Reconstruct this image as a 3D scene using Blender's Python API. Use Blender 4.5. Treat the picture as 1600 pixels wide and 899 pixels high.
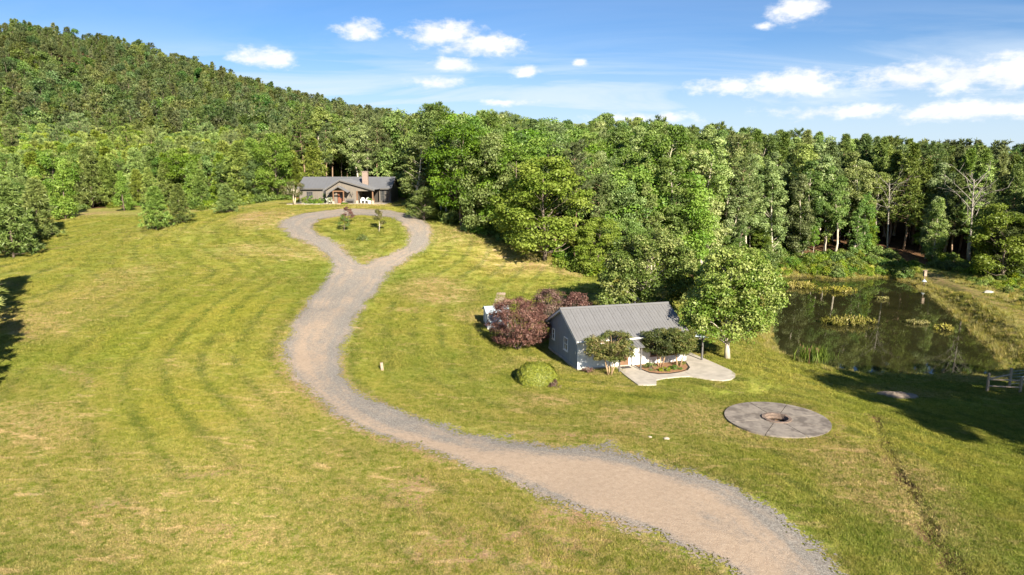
import bpy, math, random
import numpy as np

# ------------------------------------------------------------------ camera, sky, sun, exposure
scene = bpy.context.scene
for o in list(bpy.data.objects):
    bpy.data.objects.remove(o)
R = math.radians
cam_d = bpy.data.cameras.new('camera'); cam = bpy.data.objects.new('camera', cam_d)
scene.collection.objects.link(cam); scene.camera = cam
cam.location = (0, 0, 16.5); cam.rotation_euler = (R(90-9.55), 0, 0)
cam_d.sensor_width = 36.0; cam_d.lens = 36.0*1067/1600; cam_d.clip_start = 0.5; cam_d.clip_end = 8000

SUN_AZ = 23.0      # light travels forward and this many degrees to the left
SUN_EL = 28.0
scene.view_settings.view_transform = 'Standard'; scene.view_settings.look = 'None'
scene.view_settings.gamma = 1.0; scene.view_settings.use_curve_mapping = False
scene.view_settings.exposure = 1.45
sun_d = bpy.data.lights.new('sun', 'SUN'); sun = bpy.data.objects.new('sun', sun_d); scene.collection.objects.link(sun)
sun_d.energy = 5.0; sun_d.angle = R(0.55); sun_d.color = (1.0, 0.90, 0.73)
sun.location = (40, -60, 80); sun.rotation_euler = (R(90-SUN_EL), 0, R(SUN_AZ))

def N(nt, t, **kw):
    n = nt.nodes.new(t)
    for k, v in kw.items():
        if k == 'inp':
            for i, x in v.items():
                if isinstance(x, bpy.types.NodeSocket): nt.links.new(x, n.inputs[i])
                else: n.inputs[i].default_value = x
        else: setattr(n, k, v)
    return n
def M_(nt, op, a, b=None, c=None, clamp=False):
    d = {0: a}
    if b is not None: d[1] = b
    if c is not None: d[2] = c
    return N(nt, 'ShaderNodeMath', operation=op, use_clamp=clamp, inp=d).outputs[0]
def ramp(nt, fac, stops, interp='LINEAR'):
    n = nt.nodes.new('ShaderNodeValToRGB'); nt.links.new(fac, n.inputs[0]); cr = n.color_ramp; cr.interpolation = interp
    while len(cr.elements) < len(stops): cr.elements.new(0.5)
    for e, (p, c) in zip(cr.elements, stops):
        e.position = p; e.color = c if len(c) == 4 else (*c, 1)
    return n.outputs[0]
def mixc(nt, f, a, b, mode='MIX'):
    n = nt.nodes.new('ShaderNodeMix'); n.data_type = 'RGBA'; n.blend_type = mode
    for i, x in ((0, f), (6, a), (7, b)):
        if isinstance(x, bpy.types.NodeSocket): nt.links.new(x, n.inputs[i])
        else: n.inputs[i].default_value = (*x, 1) if isinstance(x, tuple) and len(x) == 3 else x
    return n.outputs[2]
def noise(nt, vec, scale, detail=4, rough=0.55, dist=0.0):
    return N(nt, 'ShaderNodeTexNoise', inp={'Vector': vec, 'Scale': scale, 'Detail': detail, 'Roughness': rough, 'Distortion': dist}).outputs[0]
def mrange(nt, x, a, b, c=0.0, d=1.0, smooth=True):
    return N(nt, 'ShaderNodeMapRange', interpolation_type='SMOOTHSTEP' if smooth else 'LINEAR', inp={0: x, 1: a, 2: b, 3: c, 4: d}).outputs[0]

def build_world():
    w = bpy.data.worlds.new('World'); scene.world = w; w.use_nodes = True
    nt = w.node_tree; nt.nodes.clear()
    sky = N(nt, 'ShaderNodeTexSky'); sky.sky_type = 'NISHITA'; sky.sun_disc = False
    sky.sun_elevation = R(SUN_EL); sky.sun_rotation = R(180-SUN_AZ)
    sky.altitude = 300; sky.air_density = 1.0; sky.dust_density = 0.6; sky.ozone_density = 2.0
    geo = N(nt, 'ShaderNodeTexCoord').outputs['Generated']
    sep = N(nt, 'ShaderNodeSeparateXYZ', inp={0: geo})
    X, Y, Z = sep.outputs
    az = M_(nt, 'ARCTAN2', X, Y)                     # 0 straight ahead, + right
    el = M_(nt, 'ARCSINE', Z)
    # coordinates for streaky high cloud: flat layer seen in perspective
    zz = M_(nt, 'ADD', M_(nt, 'MAXIMUM', Z, 0.0), 0.09)
    px = M_(nt, 'DIVIDE', X, zz); py = M_(nt, 'DIVIDE', Y, zz)
    cv = N(nt, 'ShaderNodeCombineXYZ', inp={0: M_(nt, 'MULTIPLY', px, 0.45), 1: py, 2: 0.0}).outputs[0]
    cir = noise(nt, cv, 0.9, 6, 0.6, 0.7)
    cir2 = noise(nt, cv, 0.33, 3, 0.5)
    cirm = M_(nt, 'MULTIPLY', mrange(nt, cir, 0.34, 0.62), mrange(nt, cir2, 0.28, 0.52))
    low = mrange(nt, el, 0.205, 0.09)                # haze of thin cloud grows towards the horizon
    cirm = M_(nt, 'MULTIPLY', cirm, M_(nt, 'ADD', M_(nt, 'MULTIPLY', low, 0.88), 0.10))
    hz = M_(nt, 'MULTIPLY', mrange(nt, el, 0.20, 0.02), 0.70)
    # puffy cumulus: ellipses in azimuth and elevation broken up by noise
    av = N(nt, 'ShaderNodeCombineXYZ', inp={0: az, 1: M_(nt, 'MULTIPLY', el, 1.9), 2: 0.0}).outputs[0]
    big = M_(nt, 'SUBTRACT', noise(nt, av, 17, 6, 0.62), 0.5)
    fine = M_(nt, 'SUBTRACT', noise(nt, av, 48, 4, 0.6), 0.5)
    wob = M_(nt, 'ADD', M_(nt, 'MULTIPLY', big, 2.3), M_(nt, 'MULTIPLY', fine, 1.5))
    ae = N(nt, 'ShaderNodeCombineXYZ', inp={0: az, 1: el, 2: 0.0}).outputs[0]
    cum = None
    for (a, e, wa, we, k) in CLOUDS:
        mp = N(nt, 'ShaderNodeMapping', inp={0: ae, 1: (-a/wa, -e/we, 0), 3: (1/wa, 1/we, 0)}).outputs[0]
        d = N(nt, 'ShaderNodeVectorMath', operation='LENGTH', inp={0: mp}).outputs['Value']
        d = d if k >= 1 else M_(nt, 'ADD', d, (1-k)*.8)
        cum = d if cum is None else M_(nt, 'MINIMUM', cum, d)
    cum = mrange(nt, M_(nt, 'ADD', cum, wob), 1.35, 0.25)
    cover = M_(nt, 'MAXIMUM', M_(nt, 'MULTIPLY', cirm, 0.9), hz)
    skc = mixc(nt, 1.0, sky.outputs[0], (0.50, 0.74, 1.02), 'MULTIPLY')
    c1 = mixc(nt, cover, skc, (6.0, 6.9, 7.9))
    shade = mrange(nt, big, -0.15, 0.2)
    puff = mixc(nt, shade, (8.6, 8.5, 8.4), (6.9, 7.2, 7.8))
    c2 = mixc(nt, M_(nt, 'MULTIPLY', cum, 0.96), c1, puff)
    bg = N(nt, 'ShaderNodeBackground', inp={0: c2, 1: 0.05})
    out = N(nt, 'ShaderNodeOutputWorld'); nt.links.new(bg.outputs[0], out.inputs[0])
    w.cycles.sampling_method = 'NONE'

# azimuth, elevation, half width, half height (radians), strength
CLOUDS = [(-0.337,0.148,0.042,0.012,1),(-0.207,0.191,0.036,0.012,0.9),(-0.098,0.189,0.054,0.016,1),(-0.043,0.175,0.055,0.014,1),(-0.083,0.149,0.027,0.008,1),(0.018,0.140,0.020,0.008,1),(0.095,0.151,0.012,0.007,0.6),(-0.104,0.124,0.040,0.009,0.8),(0.377,0.204,0.042,0.013,1),(0.339,0.187,0.015,0.007,0.7),(0.290,0.115,0.060,0.012,0.7),(0.379,0.116,0.057,0.017,1),(0.511,0.115,0.055,0.016,1),(0.564,0.114,0.061,0.017,1),(0.617,0.112,0.044,0.019,1),(0.427,0.077,0.107,0.012,0.6),(0.574,0.072,0.107,0.014,0.7),(0.180,0.075,0.107,0.011,0.45),(-0.009,0.098,0.054,0.007,0.4),
 (-0.9,0.2,0.08,0.02,1),(-1.3,0.3,0.12,0.03,1),(-1.8,0.16,0.1,0.02,1),(-2.4,0.35,0.13,0.03,1),(-2.9,0.2,0.1,0.025,1),(1.0,0.22,0.1,0.025,1),(1.4,0.4,0.12,0.04,1),(1.9,0.2,0.1,0.02,1),(2.4,0.3,0.12,0.03,1)]
build_world()
scene.cycles.use_denoising = True
scene.cycles.use_adaptive_sampling = True; scene.cycles.adaptive_threshold = 0.02
scene.cycles.max_bounces = 5; scene.cycles.diffuse_bounces = 2; scene.cycles.glossy_bounces = 3
scene.cycles.transmission_bounces = 3; scene.cycles.transparent_max_bounces = 4
scene.cycles.caustics_reflective = False; scene.cycles.caustics_refractive = False
scene.render.use_persistent_data = False

# ------------------------------------------------------------------ terrain
CTRL = [(-21.0,25.7,0.20),(-10.6,26.0,0.00),(0.0,26.3,-0.20),(10.8,26.5,-0.30),(22.6,27.6,-1.00),(-27.0,33.9,0.50),(-13.6,34.1,0.40),(0.0,34.9,0.00),
(14.0,35.2,-0.10),(30.1,37.7,-1.30),(-37.6,48.3,1.20),(-26.0,48.6,1.10),(-17.0,49.9,0.70),(-4.9,50.8,0.40),(10.1,52.1,0.00),(18.4,45.1,-0.35),
(27.4,64.3,-1.60),(34.5,59.0,-2.20),(43.5,57.2,-2.20),(-49.0,64.0,2.60),(-36.2,63.0,2.80),(-24.5,64.0,2.60),(-11.6,67.2,1.90),(-3.1,64.0,0.70),
(-7.6,80.0,3.00),(-67.7,89.5,4.40),(-65.7,99.6,5.40),(-38.9,82.2,5.00),(-26.1,83.6,4.80),(-16.9,85.0,4.60),(-8.7,92.6,5.30),(0.0,89.3,4.00),
(9.7,85.5,2.90),(11.6,80.8,1.30),(-33.7,102.9,8.90),(-27.2,112.3,10.30),(-14.3,101.6,9.00),(-19.8,87.7,5.90),(-3.6,95.6,7.20),(5.2,91.3,4.60),
(-27.8,117.2,10.90),(-36.3,121.9,10.90),(-21.3,127.0,10.90),(19.4,60.7,-0.30),(-53.5,104.0,8.63),(-47.0,112.0,10.11),(-40.3,117.0,11.02),(-84.4,122.0,8.06),
(-72.7,130.0,9.44),(-58.3,133.0,9.03),(-370.7,520.0,111.08),(-489.2,500.0,117.33),(-671.5,500.0,98.21),(-313.6,540.0,105.54),(-251.3,560.0,91.13),(-219.7,580.0,78.05),
(-195.5,600.0,67.87),(-151.1,640.0,62.41),(-123.7,680.0,59.34),(-217.2,300.0,37.97),(-163.1,300.0,35.35),(-109.0,300.0,29.60),(-73.4,310.0,25.78),(-325.7,300.0,37.97),
(-41.0,300.0,21.77),(-13.7,300.0,18.11),(-146.3,200.0,14.12),(-119.1,200.0,12.34),(-86.0,200.0,13.12),(-58.4,200.0,10.90),(-34.7,190.0,6.49),(-27.0,140.0,12.00),
(-45.0,140.0,12.00),(-15.0,140.0,11.00),(5.0,115.0,6.00),(15.0,105.0,3.50),(25.0,100.0,1.00),(10.0,150.0,9.00),(30.0,150.0,5.00),(0.0,190.0,11.00),
(40.0,190.0,8.00),(30.0,125.0,1.50),(45.0,135.0,0.00),(60.0,140.0,0.00),(75.0,140.0,0.50),(90.0,140.0,1.00),(60.0,165.0,4.00),(90.0,165.0,4.00),
(130.0,165.0,3.00),(110.0,130.0,1.00),(60.0,200.0,7.00),(120.0,200.0,6.00),(200.0,200.0,5.00),(200.0,100.0,0.00),(90.0,110.0,-1.00),(78.0,120.0,-1.50),
(70.0,95.0,-1.00),(75.0,100.0,-0.80),(62.0,80.0,-1.20),(90.0,80.0,-0.50),(55.0,60.0,-1.60),(70.0,50.0,-1.50),(40.0,95.0,-2.50),(34.0,88.0,-2.20),
(28.0,80.0,-1.50),(22.0,90.0,0.20),(0.0,10.0,-0.30),(-30.0,10.0,0.00),(30.0,10.0,-1.00),(60.0,20.0,-1.20),(-60.0,20.0,1.00),(0.0,-60.0,-1.00),
(-100.0,-60.0,0.00),(100.0,-60.0,-2.00),(-90.0,60.0,3.00),(-110.0,90.0,5.00),(-140.0,60.0,4.00),(-100.0,122.0,7.00),(-130.0,130.0,8.00),(150.0,300.0,8.00),
(300.0,300.0,8.00),(80.0,400.0,14.00),(250.0,500.0,14.00),(500.0,300.0,5.00),(600.0,0.0,0.00),(500.0,600.0,10.00),(0.0,-500.0,-3.00),(-600.0,-300.0,5.00),
(600.0,-400.0,0.00),(-600.0,100.0,20.00),(-700.0,400.0,120.00),(-100.0,800.0,50.00),(-400.0,900.0,90.00),(-800.0,900.0,110.00),(100.0,900.0,18.00),(0.0,800.0,25.00),
(-200.0,760.0,70.00),(500.0,1000.0,15.00),(0.0,1500.0,25.00),(-900.0,1500.0,60.00),(900.0,1400.0,12.00),(1000.0,500.0,5.00),]
WATER_Z = -3.0
POND = [(46,123),(38,103),(34.2,90),(29.8,77),(28.6,71),(31.0,67),(33.6,65.2),(37.1,64.6),(42,64.4),(47.5,64.9),(50.6,67.2),(52.8,72),(56,79),(60,88),(64.8,100),(70.5,116),(71.8,122),(71,128),(64,126.5),(60.5,124),(56.5,128.5),(50,128)]
COTTAGE = (5.3, 55.7, math.radians(15.3))
HOUSE = (-28.0, 121.0, 0.0)

def seg_sdf(px, py, poly):
    """signed distance (negative inside) from points to a closed polygon"""
    P = np.asarray(poly, float); Q = np.roll(P, -1, axis=0)
    d2 = np.full(px.shape, 1e18); ins = np.zeros(px.shape, bool)
    for (ax, ay), (bx, by) in zip(P, Q):
        ex, ey = bx-ax, by-ay; wx, wy = px-ax, py-ay
        t = np.clip((wx*ex+wy*ey)/(ex*ex+ey*ey+1e-12), 0, 1)
        d2 = np.minimum(d2, (wx-t*ex)**2+(wy-t*ey)**2)
        c = ((ay <= py) & (by > py)) | ((by <= py) & (ay > py))
        with np.errstate(divide='ignore', invalid='ignore'):
            xi = ax+(py-ay)*ex/(ey if abs(ey) > 1e-12 else 1e-12)
        ins ^= c & (px < xi)
    d = np.sqrt(d2)
    return np.where(ins, -d, d)

def smooth(t):
    t = np.clip(t, 0, 1); return t*t*(3-2*t)

_C = np.array(CTRL, float)
def _tps_fit(C):
    n = len(C); xy = C[:, :2]/100.0
    r2 = ((xy[:, None]-xy[None])**2).sum(-1)
    K = 0.5*r2*np.log(r2+1e-12); K[np.arange(n), np.arange(n)] = 0.004
    Pm = np.c_[np.ones(n), xy]
    A = np.zeros((n+3, n+3)); A[:n, :n] = K; A[:n, n:] = Pm; A[n:, :n] = Pm.T
    return np.linalg.solve(A, np.r_[C[:, 2], 0, 0, 0])
_TW = _tps_fit(_C)
def rect_dist(x, y, cx, cy, ang, x0, x1, y0, y1):
    c, s = math.cos(ang), math.sin(ang)
    u = (x-cx)*c+(y-cy)*s; v = -(x-cx)*s+(y-cy)*c
    dx = np.maximum(np.maximum(x0-u, u-x1), 0); dy = np.maximum(np.maximum(y0-v, v-y1), 0)
    return np.hypot(dx, dy)
FIRE = (18.4, 45.3, -0.36)
def ground_z(x, y):
    x = np.atleast_1d(np.asarray(x, float)); y = np.atleast_1d(np.asarray(y, float))
    sh = x.shape; x = x.ravel(); y = y.ravel(); z = np.empty_like(x)
    for i in range(0, len(x), 20000):
        X = x[i:i+20000]; Y = y[i:i+20000]
        r2 = ((X[:, None]-_C[None, :, 0])**2+(Y[:, None]-_C[None, :, 1])**2)/1e4
        k = 0.5*r2*np.log(r2+1e-12)
        z[i:i+20000] = k@_TW[:-3]+_TW[-3]+_TW[-2]*X/100+_TW[-1]*Y/100
    # level pads under the two buildings and the fire pit
    d = rect_dist(x, y, *COTTAGE, -1.2, 13.0, -1.6, 9.0); w = 1-smooth(d/5.0); d = rect_dist(x, y, *COTTAGE, 2.8, 12.6, -6.2, 0); w = np.maximum(w, 1-smooth(d/2.5)); z = z*(1-w)+0.0*w
    d = rect_dist(x, y, *HOUSE, -12, 11, -3, 12); w = 1-smooth(d/7.0); z = z*(1-w)+11.05*w
    d = np.maximum(np.hypot(x-FIRE[0], y-FIRE[1])-4.0, 0); w = 1-smooth(d/3.5); z = z*(1-w)+(FIRE[2]-0.10)*w-.5*(np.hypot(x-FIRE[0], y-FIRE[1]) < 2.2)
    # pond bowl
    near = (x > 15) & (x < 95) & (y > 50) & (y < 150)
    if near.any():
        X = x[near]; Y = y[near]; s = seg_sdf(X, Y, POND)
        b = np.maximum(z[near], WATER_Z+0.35)
        t = smooth((s+0.2)/4.0)
        out = (WATER_Z-0.05)*(1-t)+b*t
        z[near] = np.where(s > -0.2, out, WATER_Z-0.05-np.minimum((-s-0.2)*0.5, 1.6))
    return z.reshape(sh)
# ------------------------------------------------------------------ mesh helpers
def link(o): scene.collection.objects.link(o); return o
def tag(o, label=None, cat=None, group=None, kind=None):
    if label: o['label'] = label
    if cat: o['category'] = cat
    if group: o['group'] = group
    if kind: o['kind'] = kind
    return o
def empty(name, loc, rz=0.0):
    o = bpy.data.objects.new(name, None); link(o); o.location = loc; o.rotation_euler = (0, 0, rz); o.empty_display_size = 0.3
    return o
def mesh_np(name, V, F, mat, attrs=None, smooth_=False, fattrs=None, mats=None, midx=None):
    """V (n,3), F (m,k) same-size faces"""
    me = bpy.data.meshes.new(name); V = np.asarray(V, np.float32); F = np.asarray(F, np.int32); k = F.shape[1]
    me.vertices.add(len(V)); me.vertices.foreach_set('co', V.ravel())
    me.loops.add(F.size); me.loops.foreach_set('vertex_index', F.ravel())
    me.polygons.add(len(F)); me.polygons.foreach_set('loop_start', np.arange(0, F.size, k, dtype=np.int32))
    if smooth_: me.polygons.foreach_set('use_smooth', np.ones(len(F), bool))
    for m in (mats or [mat]): me.materials.append(m)
    if midx is not None: me.polygons.foreach_set('material_index', np.asarray(midx, np.int32))
    me.update(calc_edges=True)
    for n, a in (attrs or {}).items():
        at = me.attributes.new(n, 'FLOAT', 'POINT'); at.data.foreach_set('value', np.asarray(a, np.float32))
    for n, a in (fattrs or {}).items():
        at = me.attributes.new(n, 'FLOAT', 'FACE'); at.data.foreach_set('value', np.asarray(a, np.float32))
    return me
class MB:
    def __init__(s): s.v = []; s.f = []
    def add(s, vs, fs):
        b = len(s.v); s.v += [tuple(map(float, q)) for q in vs]; s.f += [tuple(b+i for i in q) for q in fs]; return s
    def box(s, x0, x1, y0, y1, z0, z1):
        return s.add([(x0,y0,z0),(x1,y0,z0),(x1,y1,z0),(x0,y1,z0),(x0,y0,z1),(x1,y0,z1),(x1,y1,z1),(x0,y1,z1)],
                     [(0,3,2,1),(4,5,6,7),(0,1,5,4),(1,2,6,5),(2,3,7,6),(3,0,4,7)])
    def prism(s, poly, axis, a0, a1):
        """poly of 2-d points extruded along axis 'x','y','z' from a0 to a1"""
        n = len(poly)
        def P(p, a): return {'x': (a, p[0], p[1]), 'y': (p[0], a, p[1]), 'z': (p[0], p[1], a)}[axis]
        vs = [P(p, a0) for p in poly]+[P(p, a1) for p in poly]
        fs = [tuple(range(n))[::-1], tuple(range(n, 2*n))]+[(i, (i+1) % n, n+(i+1) % n, n+i) for i in range(n)]
        return s.add(vs, fs)
    def tube(s, pts, rad, sides=6, cap=True):
        pts = [np.array(p, float) for p in pts]; b = len(s.v); rings = []
        for i, p in enumerate(pts):
            d = pts[min(i+1, len(pts)-1)]-pts[max(i-1, 0)]; d = d/(np.linalg.norm(d)+1e-9)
            a = np.cross(d, (1, 0, 0) if abs(d[0]) < 0.8 else (0, 1, 0)); a /= np.linalg.norm(a); c = np.cross(d, a)
            r = rad[i] if hasattr(rad, '__len__') else rad
            rings.append([tuple(p+r*(math.cos(t)*a+math.sin(t)*c)) for t in np.linspace(0, 2*math.pi, sides, endpoint=False)])
        for r_ in rings: s.v += r_
        for i in range(len(rings)-1):
            for j in range(sides):
                j2 = (j+1) % sides
                s.f.append((b+i*sides+j, b+i*sides+j2, b+(i+1)*sides+j2, b+(i+1)*sides+j))
        if cap:
            s.f.append(tuple(b+j for j in range(sides))[::-1]); s.f.append(tuple(b+(len(rings)-1)*sides+j for j in range(sides)))
        return s
    def mesh(s, name, mat, smooth_=False):
        me = bpy.data.meshes.new(name); me.from_pydata(s.v, [], s.f); me.materials.append(mat)
        import bmesh
        bm = bmesh.new(); bm.from_mesh(me); bmesh.ops.recalc_face_normals(bm, faces=bm.faces); bm.to_mesh(me); bm.free()
        if smooth_: me.polygons.foreach_set('use_smooth', [True]*len(me.polygons))
        me.update(); return me
    def build(s, name, mat, parent=None, smooth_=False, loc=None, bevel=0.0):
        o = bpy.data.objects.new(name, s.mesh(name, mat, smooth_)); link(o); o.parent = parent
        if loc is not None: o.location = loc
        if bevel:
            m = o.modifiers.new('bevel', 'BEVEL'); m.width = bevel; m.segments = 2; m.limit_method = 'ANGLE'
        return o
def put(name, me, parent=None, loc=(0, 0, 0), rz=0.0, sc=1.0):
    o = bpy.data.objects.new(name, me); link(o); o.parent = parent; o.location = loc; o.rotation_euler = (0, 0, rz)
    o.scale = (sc, sc, sc) if not hasattr(sc, '__len__') else sc
    return o
def gz(x, y): return float(ground_z(x, y)[0])

# ------------------------------------------------------------------ materials
def newmat(name):
    m = bpy.data.materials.new(name); m.use_nodes = True; nt = m.node_tree; nt.nodes.clear()
    out = N(nt, 'ShaderNodeOutputMaterial'); return m, nt, out
def simple(name, col, rough=0.6, var=0.15, scale=6.0, bump=0.0, bscale=30.0, metal=0.0, spec=0.4, stretch=None, stain=None):
    m, nt, out = newmat(name)
    co = N(nt, 'ShaderNodeTexCoord').outputs['Object']
    if stretch: co = N(nt, 'ShaderNodeMapping', inp={0: co, 3: stretch}).outputs[0]
    n = noise(nt, co, scale, 5, 0.6)
    dark = tuple(c*(1-var) for c in col); lite = tuple(min(1, c*(1+var)) for c in col)
    c = ramp(nt, n, [(0.3, dark), (0.7, lite)])
    if stain:
        n2 = noise(nt, co, stain[1], 5, 0.65)
        c = mixc(nt, mrange(nt, n2, stain[2], stain[3], 0, stain[4]), c, stain[0])
    oi = N(nt, 'ShaderNodeObjectInfo').outputs['Random']
    c = mixc(nt, 1.0, c, ramp(nt, oi, [(0, (1-var*.4,)*3), (1, (1+var*.4,)*3)]), 'MULTIPLY')
    b = N(nt, 'ShaderNodeBsdfPrincipled', inp={'Base Color': c, 'Roughness': rough, 'Metallic': metal, 'Specular IOR Level': spec})
    if bump:
        bn = N(nt, 'ShaderNodeBump', inp={'Strength': bump, 'Distance': 0.02, 'Height': noise(nt, co, bscale, 4)})
        nt.links.new(bn.outputs[0], b.inputs['Normal'])
    nt.links.new(b.outputs[0], out.inputs[0]); return m
def glass_dark(name, col=(0.03, 0.035, 0.04)):
    m, nt, out = newmat(name)
    b = N(nt, 'ShaderNodeBsdfPrincipled', inp={'Base Color': (*col, 1), 'Roughness': 0.05, 'Specular IOR Level': 0.6})
    nt.links.new(b.outputs[0], out.inputs[0]); return m
def leafmat(name, c0, c1, c2, trans=0.32, rough=0.5, tint=0.25):
    """c0..c2 shades picked by leaf tone, shifted per tree"""
    m, nt, out = newmat(name)
    at = N(nt, 'ShaderNodeAttribute', attribute_name='tone').outputs['Fac']
    oi = N(nt, 'ShaderNodeObjectInfo').outputs['Random']
    t = M_(nt, 'ADD', at, M_(nt, 'MULTIPLY', M_(nt, 'SUBTRACT', oi, 0.5), 0.45), clamp=True)
    c = ramp(nt, t, [(0.1, c0), (0.5, c1), (0.92, c2)])
    hs = N(nt, 'ShaderNodeHueSaturation', inp={'Hue': mrange(nt, M_(nt, 'FRACT', M_(nt, 'MULTIPLY', oi, 7.31)), 0, 1, 0.5-0.028*tint*4, 0.5+0.008*tint*4, False), 'Saturation': mrange(nt, M_(nt, 'FRACT', M_(nt, 'MULTIPLY', oi, 13.7)), 0, 1, 0.8, 1.08, False),
        'Value': mrange(nt, M_(nt, 'FRACT', M_(nt, 'MULTIPLY', oi, 3.77)), 0, 1, 1-0.28*(0.5+tint), 1+0.34*(0.5+tint), False), 'Color': c}).outputs[0]
    p = N(nt, 'ShaderNodeBsdfPrincipled', inp={'Base Color': hs, 'Roughness': rough, 'Specular IOR Level': 0.35})
    tr = N(nt, 'ShaderNodeBsdfTranslucent', inp={0: mixc(nt, 1.0, hs, (1.2, 1.25, 0.6), 'MULTIPLY')})
    mx = N(nt, 'ShaderNodeMixShader', inp={0: trans, 1: p.outputs[0], 2: tr.outputs[0]})
    nt.links.new(mx.outputs[0], out.inputs[0]); return m

MAT = {}
MAT['oak'] = leafmat('oak_leaves', (0.070, 0.141, 0.019), (0.128, 0.232, 0.029), (0.238, 0.339, 0.071))
MAT['maple'] = leafmat('maple_leaves', (0.068, 0.122, 0.016), (0.128, 0.208, 0.026), (0.330, 0.375, 0.115))
MAT['bright'] = leafmat('bright_leaves', (0.085, 0.15, 0.016), (0.13, 0.215, 0.024), (0.2, 0.28, 0.045), 0.36)
MAT['pale'] = leafmat('pale_leaves', (0.116, 0.186, 0.044), (0.209, 0.294, 0.078), (0.388, 0.469, 0.184))
MAT['pine'] = leafmat('pine_needles', (0.068, 0.119, 0.025), (0.126, 0.194, 0.040), (0.228, 0.299, 0.079), 0.2)
MAT['youngpine'] = leafmat('young_pine_needles', (0.097, 0.164, 0.023), (0.179, 0.266, 0.038), (0.291, 0.373, 0.079), 0.25)
MAT['hill'] = leafmat('hill_leaves', (0.042, 0.092, 0.018), (0.087, 0.163, 0.031), (0.153, 0.234, 0.055), 0.3, tint=0.55)
MAT['plum'] = leafmat('plum_leaves', (0.098, 0.046, 0.04), (0.172, 0.092, 0.076), (0.31, 0.2, 0.155), 0.25, tint=0.05)
MAT['myrtle'] = leafmat('myrtle_leaves', (0.062, 0.09, 0.016), (0.115, 0.145, 0.024), (0.21, 0.175, 0.05), 0.28, tint=0.05)
MAT['box'] = leafmat('boxwood_leaves', (0.07, 0.102, 0.005), (0.14, 0.172, 0.008), (0.23, 0.245, 0.014), 0.2, tint=0.05)
MAT['shrub'] = leafmat('shrub_leaves', (0.11, 0.185, 0.02), (0.19, 0.27, 0.03), (0.3, 0.345, 0.055), 0.34)
MAT['reed'] = leafmat('reed_leaves', (0.197, 0.210, 0.035), (0.302, 0.287, 0.056), (0.454, 0.378, 0.126), 0.3)
MAT['pondweed'] = leafmat('pondweed_leaves', (0.16, 0.175, 0.028), (0.265, 0.26, 0.048), (0.39, 0.34, 0.12), 0.25, tint=0.1)
MAT['flower'] = leafmat('white_flowers', (0.10, 0.15, 0.03), (0.30, 0.33, 0.18), (0.75, 0.75, 0.68), 0.2, tint=0.05)
MAT['lime'] = leafmat('lime_leaves', (0.13, 0.245, 0.012), (0.2, 0.34, 0.02), (0.29, 0.42, 0.042), 0.35, tint=0.02)
MAT['hillpine'] = leafmat('hill_pine_needles', (0.048, 0.082, 0.022), (0.088, 0.132, 0.034), (0.160, 0.200, 0.060), 0.2, tint=0.4)
MAT['bark'] = simple('bark', (0.16, 0.125, 0.095), 0.9, 0.35, 5.0, 0.6, 20, stretch=(1, 1, 0.2))
MAT['palebark'] = simple('pale_bark', (0.50, 0.44, 0.35), 0.85, 0.3, 4.0, 0.4, 20, stretch=(1, 1, 0.25))
MAT['pinebark'] = simple('pine_bark', (0.27, 0.185, 0.125), 0.9, 0.3, 4.0, 0.5, 20, stretch=(1, 1, 0.25))
MAT['deadwood'] = simple('dead_wood', (0.26, 0.235, 0.20), 0.85, 0.2, 4.0, 0.3, 20)
MAT['myrtlebark'] = simple('myrtle_bark', (0.45, 0.31, 0.19), 0.7, 0.25, 5.0)

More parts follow.
